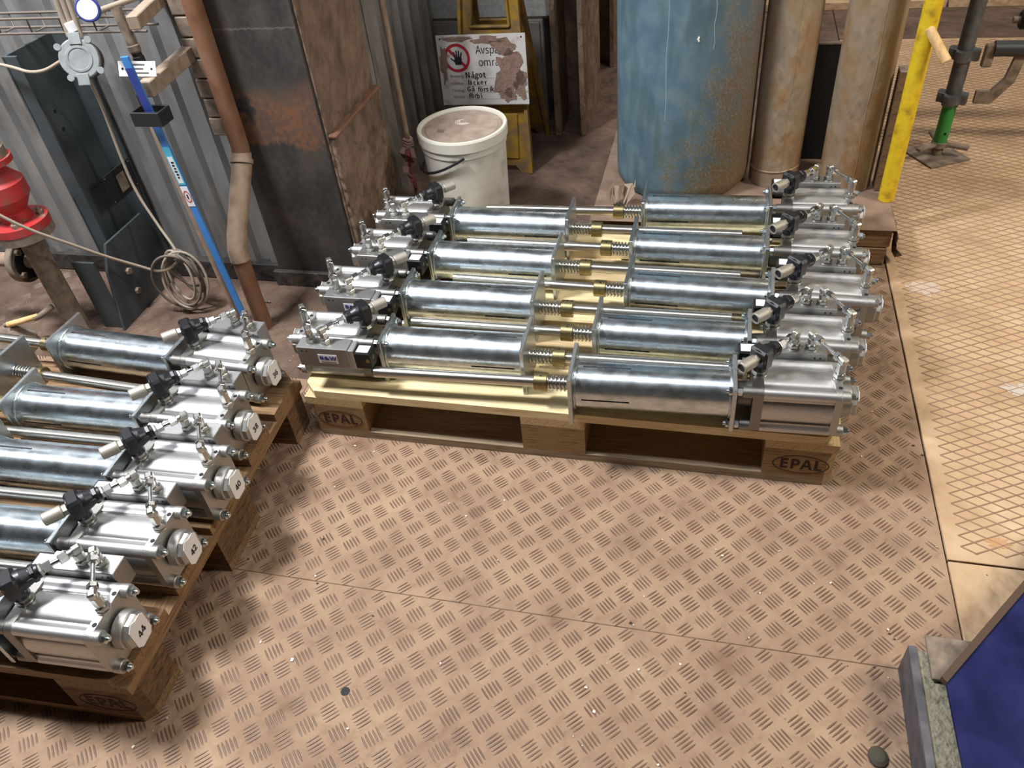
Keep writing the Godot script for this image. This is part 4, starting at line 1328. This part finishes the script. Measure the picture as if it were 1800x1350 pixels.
	for z in [0.0, 0.05]:
		for y in [0.0, 0.035]:
			g = G.new()
			g.rod(Vector3(-2.4, y, z), Vector3(-0.45, y, z), 0.0032, 8)
			obj("wire", g, M.cable_dark, t)
	for k in 20:
		g = G.new()
		g.tube(PackedVector3Array([Vector3(-2.3 + k * 0.095, 0.035, 0.0), Vector3(-2.3 + k * 0.095, 0, 0.0), Vector3(-2.3 + k * 0.095, 0, 0.05), Vector3(-2.3 + k * 0.095, 0.035, 0.05)]), 0.0025, 6)
		obj("cross_wire", g, M.cable_dark, t)
	# grey channel post with foot bracket and name plate
	t = thing("channel_post", "dark grey steel channel post with black name plate by corrugated wall", "post", Vector3(-0.83, 0, -0.53))
	g = G.new()
	g.box(Vector3(0, 0.385, 0), Vector3(0.008, 0.77, 0.19), 0.001)
	g.box(Vector3(0.035, 0.385, -0.091), Vector3(0.07, 0.77, 0.008), 0.001)
	g.box(Vector3(0.020, 0.385, 0.091), Vector3(0.04, 0.77, 0.008), 0.001)
	obj("channel", g, M.post_grey, t)
	g = G.new()
	g.prism(PackedVector2Array([Vector2(-0.20, 0.0), Vector2(0.13, 0.0), Vector2(0.13, 0.02), Vector2(0.06, 0.25), Vector2(-0.12, 0.25), Vector2(-0.16, 0.18)]), 0.05, 0.058, Transform3D(Basis(Vector3(0, 0, -1), Vector3(0, 1, 0), Vector3(1, 0, 0)), Vector3.ZERO))
	g.box(Vector3(0.015, 0.115, 0.185), Vector3(0.075, 0.23, 0.008), 0.001)
	obj("foot_bracket", g, M.post_grey, t)
	g = G.new()
	for y in [0.07, 0.14]: g.nut(Vector3(0.058, y, 0.09), Vector3(0.068, y, 0.09), 0.011)
	obj("bolt", g, M.cast_dusty, t)
	g = G.new()
	g.box(Vector3(0.075, 0.375, -0.02), Vector3(0.003, 0.085, 0.125), 0.0005)
	g.box(Vector3(0.068, 0.375, -0.06), Vector3(0.012, 0.05, 0.03), 0.0005)
	var np := obj("name_plate", g, M.black_matt, t)
	g = G.new()
	g.box(Vector3(0.0768, 0.372, -0.025), Vector3(0.0006, 0.05, 0.035))
	obj("plate_field", g, M.cast_dusty, np)
	g = G.new()
	for y in [-1, 1]:
		for z in [-1, 1]: g.rod(Vector3(0.0765, 0.375 + y * 0.036, -0.02 + z * 0.056), Vector3(0.0775, 0.375 + y * 0.036, -0.02 + z * 0.056), 0.0025, 8)
	obj("rivet", g, M.nickel, np)
	g = G.new()
	for y in [0.55, 0.60]: g.rod(Vector3(0.0035, y, 0.02), Vector3(0.0048, y, 0.02), 0.006, 10)
	obj("slot", g, M.black_matt, t)  # black discs paint the shade of holes in the channel
	# red flanged valve
	t = thing("flanged_valve", "red flanged valve with dusty steel pipe and blue handle part", "valve", Vector3(-0.90, 0.0, -0.30))
	var U := Transform3D(Basis(Vector3.UP, Vector3(0, 0, 1), Vector3(1, 0, 0)), Vector3.ZERO)
	g = G.new()
	g.lathe([Vector2(0.37, 0), Vector2(0.37, 0.075), Vector2(0.392, 0.075), Vector2(0.395, 0.04), Vector2(0.42, 0.036), Vector2(0.46, 0.062), Vector2(0.50, 0.062), Vector2(0.53, 0.036), Vector2(0.548, 0.04), Vector2(0.55, 0.062), Vector2(0.565, 0.062), Vector2(0.566, 0)], U, 36)
	obj("valve_body", g, M.red, t)
	g = G.new()
	g.lathe([Vector2(0.345, 0), Vector2(0.345, 0.074), Vector2(0.369, 0.074)], U, 36)
	g.lathe([Vector2(0.0, 0.030), Vector2(0.345, 0.030)], U, 24)
	obj("lower_flange", g, M.cast_dusty, t)
	for k in 4:
		g = G.new()
		var a := TAU * k / 4.0 + 0.6
		var c := Vector3(sin(a) * 0.056, 0.392, cos(a) * 0.056)
		g.nut(c, c + Vector3(0, 0.012, 0), 0.011)
		g.rod(c, c + Vector3(0, 0.02, 0), 0.006, 10)
		obj("flange_bolt", g, M.cast_dusty, t)
	g = G.new()
	g.lathe([Vector2(0.566, 0.055), Vector2(0.59, 0.055), Vector2(0.60, 0.036), Vector2(0.64, 0.036), Vector2(0.645, 0.046), Vector2(0.665, 0.046), Vector2(0.67, 0.028), Vector2(0.75, 0.028), Vector2(0.755, 0.05), Vector2(0.78, 0.05), Vector2(0.785, 0.0)], U, 32)
	obj("bonnet", g, M.cast_dusty, t)
	g = G.new()
	var rp := PackedVector3Array()
	for k in 33: rp.append(Vector3(-0.005 + cos(TAU * k / 32.0) * 0.05, 0.70 + sin(TAU * k / 32.0) * 0.05, 0.06))
	g.tube(rp, 0.009, 10)
	obj("blue_ring", g, M.blue_dark, t)
	g = G.new()
	g.lathe([Vector2(0.0, 0.04), Vector2(0.004, 0.04), Vector2(0.005, 0.0)], Transform3D(G.along(Vector3(0, 0, 1)), Vector3(-0.005, 0.70, 0.058)), 24)
	obj("dial", g, M.white_label, t)
	# blank flange pointing sideways
	t = thing("pipe_flange", "dusty steel pipe flange with bolts below the red valve", "flange", Vector3(-0.985, 0.235, -0.33))
	g = G.new()
	g.rod(Vector3(-0.20, 0, 0), Vector3(0.048, 0, 0), 0.021, 20)
	obj("pipe", g, M.dusty_pipe, t)
	g = G.new()
	g.rod(Vector3(-0.022, 0, 0), Vector3(0.0, 0, 0), 0.062, 32, 0.002)
	obj("disc", g, M.cast_dusty, t)
	g = G.new()
	g.rod(Vector3(0.0005, 0, 0), Vector3(0.004, 0, 0), 0.05, 28)
	obj("gasket", g, M.black_matt, t)
	for k in 4:
		g = G.new()
		var a := TAU * k / 4.0 + 0.5
		g.nut(Vector3(0.0, cos(a) * 0.046, sin(a) * 0.046), Vector3(0.012, cos(a) * 0.046, sin(a) * 0.046), 0.0095)
		obj("bolt", g, M.cast_dusty, t)
	# ball valve with yellow lever near the floor
	t = thing("lever_valve", "dusty floor valve with yellow lever handle near the wall", "valve", Vector3(-1.06, 0.0, -0.21))
	g = G.new()
	g.lathe([Vector2(0, 0), Vector2(0, 0.06), Vector2(0.03, 0.062), Vector2(0.05, 0.045), Vector2(0.075, 0.03), Vector2(0.085, 0)], U, 28)
	obj("body", g, M.cast_dusty, t)
	g = G.new()
	g.tube(PackedVector3Array([Vector3(0.13, 0.115, -0.07), Vector3(0.10, 0.10, -0.04), Vector3(0.085, 0.097, -0.03)]), 0.009, 8)
	g.tube(PackedVector3Array([Vector3(0.10, 0.10, -0.04), Vector3(0.0, 0.088, 0.0)]), 0.006, 8)
	obj("stem", g, M.cast_dusty, t)
	g = G.new()
	g.tube(PackedVector3Array([Vector3(0.095, 0.10, -0.038), Vector3(0.02, 0.095, 0.005)]), 0.0085, 10)
	obj("lever", g, M.peg, t)
	# cable coil and loose cables
	t = thing("cable_coil", "coil of dusty beige cable hanging by the brown rod", "cable", Vector3(-0.60, 0.13, -0.47))
	for k in 6:
		var pts := PackedVector3Array()
		for q in 33:
			var a := TAU * q / 32.0
			var rr := 0.050 + 0.004 * k
			pts.append(Vector3(cos(a) * rr * 0.95 + 0.012 * sin(k * 2.1), sin(a) * rr * 1.35 - 0.004 * k, 0.022 * sin(a + k) + 0.006 * k))
		g = G.new()
		g.tube(pts, 0.0040, 8)
		obj("loop", g, M.cable if k % 2 == 0 else M.cable_dark, t)
	var leads := [[t, PackedVector3Array([Vector3(-0.93, 0.62, -0.17), Vector3(-0.83, 0.46, -0.20), Vector3(-0.75, 0.30, -0.31), Vector3(-0.69, 0.19, -0.40), Vector3(-0.645, 0.155, -0.43), Vector3(-0.60, 0.17, -0.45), Vector3(-0.585, 0.20, -0.46)])],
		[t, PackedVector3Array([Vector3(-0.635, 0.735, -0.47), Vector3(-0.665, 0.69, -0.50), Vector3(-0.69, 0.60, -0.53), Vector3(-0.70, 0.46, -0.53), Vector3(-0.69, 0.36, -0.52), Vector3(-0.65, 0.27, -0.50), Vector3(-0.605, 0.205, -0.475), Vector3(-0.59, 0.175, -0.46)])],
		[null, PackedVector3Array([Vector3(-1.2, 0.80, -0.45), Vector3(-0.85, 0.76, -0.42), Vector3(-0.72, 0.745, -0.40), Vector3(-0.63, 0.77, -0.40)])]]
	for e in leads:
		var o := G.new()
		var cv := Curve3D.new()
		var P: PackedVector3Array = e[1]
		for i in P.size():
			var tn := (P[mini(i + 1, P.size() - 1)] - P[maxi(i - 1, 0)]) * 0.2
			cv.add_point(P[i] - (t.position if e[0] else Vector3.ZERO), -tn, tn)
		cv.bake_interval = 0.012
		o.tube(cv.get_baked_points(), 0.0042, 8)
		if e[0]: obj("lead", o, M.cable, t)
		else: tag(obj("box_cable", o, M.cable, self), "brown cable running from the junction box along the wall", "cable")

func build_right() -> void:
	# low pallet covered with brown paper that carries drum, pipes and boards
	var t := thing("paper_covered_pallet", "low wooden pallet covered with brown paper behind the pale pallet", "pallet", Vector3(0.56, 0, -0.872))
	for k in 3:
		var g0 := G.new()
		g0.box(Vector3([0.07, 0.42, 0.775][k], 0.028, -0.05), Vector3(0.12, 0.056, 0.1), 0.003)
		obj("block", g0, M.pallet_brown, t)
		g0 = G.new()
		g0.box(Vector3([0.07, 0.42, 0.775][k], 0.028, -0.62), Vector3(0.12, 0.056, 0.1), 0.003)
		obj("block", g0, M.pallet_brown, t)
	for k in 5:
		var g1 := G.new()
		g1.box(Vector3(0.42, 0.086, -0.07 - 0.15 * k), Vector3(0.84, 0.058, 0.135), 0.003)
		obj("deck_board", g1, M.pallet_brown, t)
	var g := G.new()
	g.box(Vector3(0.42, 0.1165, -0.36), Vector3(0.856, 0.002, 0.73), 0.0005)
	# crumpled flap hanging over the right front corner
	var rows := []
	for i in 9:
		var row := []
		for j in 7:
			var z := 0.008 - 0.26 * i / 8.0
			var d := j / 6.0
			row.append(Vector3(0.848 + 0.020 * d + 0.010 * sin(i * 1.9 + j * 1.3) * d, 0.1175 - 0.105 * d * (0.75 + 0.25 * sin(i * 1.1)), z + 0.006 * sin(j * 2.0 + i)))
		rows.append(row)
	for i in 8:
		for j in 6:
			g.flat([rows[i][j], rows[i + 1][j], rows[i + 1][j + 1]], Vector3(1, 0.4, 0))
			g.flat([rows[i][j], rows[i + 1][j + 1], rows[i][j + 1]], Vector3(1, 0.4, 0))
	# flap standing up at the left by the drum
	for i in 6:
		var a0 := Vector3(0.0, 0.117, -0.04 - 0.10 * i)
		var a1 := Vector3(0.0, 0.117, -0.04 - 0.10 * (i + 1))
		var b0 := a0 + Vector3(-0.022 - 0.006 * sin(i * 1.7), -0.06 + 0.01 * sin(i * 2.3), 0)
		var b1 := a1 + Vector3(-0.022 - 0.006 * sin((i + 1) * 1.7), -0.06 + 0.01 * sin((i + 1) * 2.3), 0)
		g.flat([a0, a1, b1, b0], Vector3(-1, 0.5, 0))
	obj("paper_cover", g, M.paper, t)
	g = G.new()
	var c0 := Vector3(0.06, 0.118, -0.09)
	var fan := []
	for k in 9:
		fan.append(c0 + Vector3(0.012 * k - 0.03 + 0.012 * sin(k * 2.2), 0.045 + 0.035 * absf(sin(k * 1.35)), 0.018 * cos(k * 1.9)))
	for k in 8:
		g.flat([c0 + Vector3(0.008 * k - 0.02, 0, 0), fan[k], fan[k + 1]], Vector3(0, 0.4, 1))
	obj("plastic_wrap", g, M.film, t)
	# blue drum
	t = thing("blue_drum", "large blue steel cylinder with brown dirt and rust on one side", "drum", Vector3(0.80, 0.1185, -1.175))
	var gd := SurfaceTool.new()
	gd.begin(Mesh.PRIMITIVE_TRIANGLES)
	var R := 0.203
	var prof := [[0.0, 0.175, 0.0], [0.006, 0.19, 0.01], [0.022, 0.2, 0.025], [0.05, R, 0.04], [1.6, R, 1.0]]
	var SEG := 72
	for i in prof.size() - 1:
		for k in SEG:
			var q := []
			for e in [[i, k], [i, k + 1], [i + 1, k + 1], [i + 1, k]]:
				var a: float = TAU * e[1] / SEG
				var pr: Array = prof[e[0]]
				q.append([Vector3(sin(a) * pr[1], pr[0], cos(a) * pr[1]), Vector3(sin(a), -0.5 if pr[0] < 0.03 else 0.0, cos(a)).normalized(), Vector2(float(e[1]) / SEG, 1.0 - pr[2])])
			for o in [0, 2, 1, 0, 3, 2]:
				gd.set_normal(q[o][1])
				gd.set_uv(q[o][2])
				gd.add_vertex(q[o][0])
	var mi := inst("shell", gd.commit(), M.drum, t, Transform3D(Basis(Vector3.UP, 0.15 - PI / 2), Vector3.ZERO))
	g = G.new()
	g.lathe([Vector2(1.6, 0.203), Vector2(1.63, 0.18), Vector2(1.65, 0.0)], Transform3D(Basis(Vector3.UP, Vector3(0, 0, 1), Vector3(1, 0, 0)), Vector3.ZERO), 48)
	obj("top", g, M.drum_blue, t)
	for e in [[-0.045, 0.44, 0.003, 0.36], [0.075, 0.52, 0.0025, 0.13], [0.035, 0.485, 0.006, 0.012]]:
		g = G.new()
		var pts := PackedVector3Array()
		for k in 7:
			var y: float = e[1] - e[3] / 2 + e[3] * k / 6.0
			var x: float = e[0] + 0.002 * sin(k * 1.7)
			pts.append(Vector3(x, y, sqrt(R * R - x * x) - 0.0003))
		g.tube(pts, e[2] * 0.4, 6)
		obj("paint_run", g, mat(h("8fa6ab") if e[3] > 0.05 else h("e9ebea"), 0.6), t)
	# two large steel pipes
	var UPX := Transform3D(Basis(Vector3.UP, Vector3(0, 0, 1), Vector3(1, 0, 0)), Vector3.ZERO)
	for e in [[1.082, -1.165, 0.073, "thick dusty steel pipe standing next to the blue drum"], [1.288, -1.145, 0.0745, "thick dusty steel pipe standing next to the yellow pole"]]:
		t = thing("steel_pipe", e[3], "pipe", Vector3(e[0], 0.1185, e[1]), 0.0, "upright steel pipes")
		g = G.new()
		g.lathe([Vector2(0.0, 0.05), Vector2(0.0, e[2]), Vector2(1.6, e[2]), Vector2(1.6, 0.05)], UPX, 56)
		obj("wall", g, M.pipe_steel, t)
		g = G.new()
		var pts := PackedVector3Array()
		for k in 41: pts.append(Vector3(0.012 + 0.002 * sin(k * 0.9), 0.02 + 1.55 * k / 40.0, sqrt(e[2] * e[2] - 0.00015) - 0.0012))
		g.tube(pts, 0.0022, 6)
		obj("weld_seam", g, M.pipe_steel, t)
		if e[0] < 1.2:
			g = G.new()
			var rp := PackedVector3Array()
			for k in 41: rp.append(Vector3(cos(TAU * k / 40.0) * e[2], 0.052 + 0.004 * cos(TAU * k / 40.0), sin(TAU * k / 40.0) * e[2]))
			g.tube(rp, 0.003, 6)
			obj("weld_ring", g, M.pipe_steel, t)
	# black panel between the pipes, brown board, yellow pole
	t = thing("black_board", "flat black board standing upright between the two steel pipes", "board", Vector3(1.19, 0.1185, -1.30))
	g = G.new()
	g.box(Vector3(0, 0.178, 0), Vector3(0.16, 0.356, 0.012), 0.001)
	obj("sheet", g, M.black_matt, t)
	g = G.new()
	g.box(Vector3(0, 0.3595, 0), Vector3(0.162, 0.006, 0.016), 0.001)
	obj("edge_strip", g, M.cast_dusty, t)
	t = thing("brown_board", "narrow dark brown board standing between steel pipe and yellow pole", "board", Vector3(1.386, 0.1185, -1.115))
	g = G.new()
	g.box(Vector3(0, 0.175, 0), Vector3(0.034, 0.35, 0.05), 0.002)
	obj("plank", g, M.block_brown, t)
	g = G.new()
	g.box(Vector3(0, 0.351, 0), Vector3(0.035, 0.003, 0.051), 0.0005)
	obj("end_grain", g, M.cast_dusty, t)
	t = thing("yellow_pole", "yellow painted pole with a pale round peg standing by steel pipe", "pole", Vector3(1.398, 0.1185, -1.045))
	g = G.new()
	g.lathe([Vector2(0, 0), Vector2(0, 0.0225), Vector2(0.30, 0.0225), Vector2(1.5, 0.0225), Vector2(1.5, 0)], UPX, 24)
	obj("tube", g, M.yellow_paint, t)
	g = G.new()
	g.rod(Vector3(0.0, 0.485, 0.015), Vector3(0.052, 0.415, 0.055), 0.0125, 18, 0.002)
	obj("peg", g, M.peg, t)
	# scaffold standard
	t = thing("scaffold_standard", "grey scaffold standard with green base jack on a steel foot plate", "scaffold", Vector3(1.636, 0.003, -1.57))
	g = G.new()
	g.box(Vector3(0, 0.004, 0), Vector3(0.15, 0.006, 0.15), 0.001, Basis(Vector3.UP, 0.5))
	obj("foot_plate", g, M.cast_dusty, t)
	g = G.new()
	g.rod(Vector3(0, 0.005, 0), Vector3(0, 0.06, 0), 0.017, 16)
	g.rod(Vector3(0, 0.035, 0), Vector3(0, 0.055, 0), 0.026, 18, 0.002)
	for k in 3:
		var a := TAU * k / 3.0 + 0.4
		g.box(Vector3(cos(a) * 0.055, 0.046, sin(a) * 0.055), Vector3(0.075, 0.012, 0.022), 0.003, Basis(Vector3.UP, -a))
	obj("wing_nut", g, M.cast_dusty, t)
	g = G.new()
	g.rod(Vector3(0, 0.055, 0), Vector3(0, 0.215, 0), 0.0215, 22)
	g.nut(Vector3(0, 0.175, 0), Vector3(0, 0.20, 0), 0.027, 8)
	var jk := obj("base_jack", g, M.green, t)
	g = G.new()
	g.rod(Vector3(0.004, 0.088, 0.0208), Vector3(0.004, 0.088, 0.0222), 0.0045, 10)
	obj("pin_hole_disc", g, M.black_matt, jk)  # shade of the pin hole painted as a black disc
	g = G.new()
	g.lathe([Vector2(0.19, 0.0), Vector2(0.19, 0.024), Vector2(2.4, 0.024)], UPX, 22)
	obj("tube", g, M.scaffold, t)
	for y in [0.205, 0.345]:
		g = G.new()
		var pg := PackedVector2Array()
		for k in 32:
			var a := TAU * k / 32.0
			pg.append(Vector2(cos(a), sin(a)) * (0.046 if k % 8 < 5 else 0.034))
		g.prism(pg, -0.015, 0.015, Transform3D(Basis(Vector3(1, 0, 0), Vector3(0, 0, 1), Vector3(0, -1, 0)), Vector3(0, y, 0)))
		obj("rosette", g, M.scaffold, t)
	t = thing("scaffold_ledger", "dark scaffold ledger tube with bracket beside the grey standard", "scaffold", Vector3(1.69, 0.375, -1.53))
	g = G.new()
	g.rod(Vector3(0.015, 0, 0), Vector3(1.2, 0.0, 0.02), 0.023, 20)
	obj("tube", g, mat(h("3a3d3f"), 0.5, 0.3), t)
	g = G.new()
	g.prism(PackedVector2Array([Vector2(0.0, -0.17), Vector2(0.05, -0.17), Vector2(0.10, -0.10), Vector2(0.11, -0.02), Vector2(0.08, -0.02), Vector2(0.07, -0.09), Vector2(0.04, -0.13), Vector2(0.0, -0.13)]), -0.008, 0.008)
	g.box(Vector3(0.005, -0.02, 0), Vector3(0.03, 0.07, 0.02), 0.004)
	obj("bracket", g, M.cast_dusty, t)
	t = thing("black_roller", "black rubber roller lying over the scaffold ledger", "roller", Vector3(1.78, 0.43, -1.62))
	g = G.new()
	g.rod(Vector3(0, 0.0, 0), Vector3(0.4, 0.0, 0.0), 0.028, 22, 0.004)
	obj("sleeve", g, M.black_matt, t)
	g = G.new()
	g.rod(Vector3(-0.02, 0.0, 0), Vector3(0.42, 0.0, 0.0), 0.010, 12)
	obj("axle", g, M.cast_dusty, t)
	# curb, wood block and blue sheet at the near right
	t = thing("concrete_curb", "grey steel edged concrete curb under the blue sheet corner", "curb", Vector3(1.286, 0, 0.412))
	g = G.new()
	g.box(Vector3(0.068, 0.036, 0.55), Vector3(0.116, 0.072, 1.1), 0.002)
	obj("core", g, M.concrete, t)
	g = G.new()
	g.box(Vector3(0.004, 0.0365, 0.55), Vector3(0.008, 0.073, 1.104), 0.001)
	g.box(Vector3(0.0065, 0.0750, 0.55), Vector3(0.013, 0.004, 1.104), 0.0005)
	obj("edge_angle", g, M.steel_edge, t)
	t = thing("rusty_plate", "small rusty plate lying on the curb end beside the blue sheet", "plate", Vector3(1.356, 0.0772, 0.430))
	g = G.new()
	g.box(Vector3(0, 0.0035, 0), Vector3(0.085, 0.007, 0.080), 0.001)
	obj("plate", g, M.cast_dusty, t)
	g = G.new()
	g.box(Vector3(0.03, 0.010, -0.02), Vector3(0.012, 0.006, 0.012), 0.001)
	obj("stop", g, M.block_brown, t)
	t = thing("blue_sheet", "scratched dark blue sheet with rusty rim lying on the curb", "sheet", Vector3(1.31, 0.10, 0.48))
	g = G.new()
	var bp := PackedVector2Array([Vector2(0.016, 0.008), Vector2(0.62, -0.77), Vector2(1.0, -0.77), Vector2(1.0, 0.9), Vector2(0.028, 0.9)])
	var flat_xf := Transform3D(Basis(Vector3(1, 0, 0), Vector3(0, 0, 1), Vector3(0, -1, 0)), Vector3.ZERO)
	g.prism(bp, -0.006, 0.0, flat_xf)
	obj("panel", g, M.blue_sheet, t)
	g = G.new()
	g.prism(PackedVector2Array([Vector2(0.009, -0.001), Vector2(0.613, -0.780), Vector2(0.621, -0.772), Vector2(0.016, 0.008)]), -0.010, 0.003, flat_xf)
	obj("rim", g, mat(h("4a3628"), 0.7), t)
	g = G.new()
	for k in 70:
		var a := Vector3(0.06 + rng.randf() * 0.35, 0.0003, rng.randf_range(-0.30, 0.35))
		if a.z < -a.x * 1.28 + 0.06: continue
		var d := Vector3(cos(0.5 + rng.randf_range(-0.25, 0.25)), 0, sin(0.5 + rng.randf_range(-0.25, 0.25))) * rng.randf_range(0.01, 0.06)
		var s := Vector3(-d.z, 0, d.x).normalized() * 0.0003
		g.flat([a - d + s, a + d + s, a + d - s, a - d - s], Vector3.UP)
	var sc := obj("scratches", g, mat(h("5f648c"), 0.6), t)
	sc.set_meta("kind", "stuff")

func build_small() -> void:
	var t := thing("bolt_hole_disc", "round black disc painting the dark of a bolt hole in the tread plate floor", "hole", Vector3(0.329, 0.0, 0.626))
	var g := G.new()
	g.rod(Vector3(0, -0.002, 0), Vector3(0, 0.0006, 0), 0.0085, 20)
	obj("opening", g, M.black_matt, t)  # black disc on the plate, drawn for the dark inside the hole
	t = thing("steel_pin", "small bright steel pin lying on the floor by down pipe", "pin", Vector3(-0.395, 0.0045, -0.511))
	g = G.new()
	g.rod(Vector3(-0.016, 0, 0), Vector3(0.016, 0, 0), 0.0035, 12, 0.001)
	obj("pin", g, M.bright, t)
	# flakes of paint and chips scattered over the floor
	var fl := G.new()
	fl.flat([Vector3(-0.5, 0.5, -0.4), Vector3(0.5, 0.6, -0.3), Vector3(0.3, 0.5, 0.5)], Vector3.UP)
	fl.flat([Vector3(-0.5, 0.5, -0.4), Vector3(0.3, 0.5, 0.5), Vector3(-0.4, 0.4, 0.4)], Vector3.UP)
	fl.flat([Vector3(-0.5, 0.5, -0.4), Vector3(0.5, 0.6, -0.3), Vector3(0.5, 0, -0.3), Vector3(-0.5, 0, -0.4)], Vector3(0, 0, -1))
	fl.flat([Vector3(-0.4, 0.4, 0.4), Vector3(0.3, 0.5, 0.5), Vector3(0.3, 0, 0.5), Vector3(-0.4, 0, 0.4)], Vector3(0, 0, 1))
	for e in [["paint_flakes", "pale paint flakes and chips scattered over the tread plates", M.flake, 150], ["dark_chips", "dark chips of dirt scattered over the floor plates", M.flake_dark, 90]]:
		var m := fl.mesh()
		m.surface_set_material(0, e[2])
		var xf: Array[Transform3D] = []
		for k in e[3]:
			var s := rng.randf_range(0.0015, 0.0045) * (1.6 if rng.randf() < 0.12 else 1.0)
			xf.append(Transform3D(Basis(Vector3.UP, rng.randf() * TAU) * Basis.from_scale(Vector3(s * rng.randf_range(0.6, 1.6), 0.0016, s)), Vector3(rng.randf_range(-0.2, 2.0), 0.003 if false else 0.0015, rng.randf_range(-0.6, 0.95))))
		var o := multi(e[0], m, xf, self)
		tag(o, e[1], "debris")
	t = thing("shadow_lump", "dark lump standing for a shadow on the floor by the curb", "shadow", Vector3(1.238, 0, 0.575))
	g = G.new()
	g.lathe([Vector2(0, 0.016), Vector2(0.004, 0.0145), Vector2(0.008, 0.009), Vector2(0.009, 0)], Transform3D(Basis(Vector3.UP, Vector3(0, 0, 1.2), Vector3(1, 0, 0)), Vector3.ZERO), 12)
	obj("lump", g, mat(h("4a4539"), 0.9), t)  # dark lump added where a shadow lies on the floor
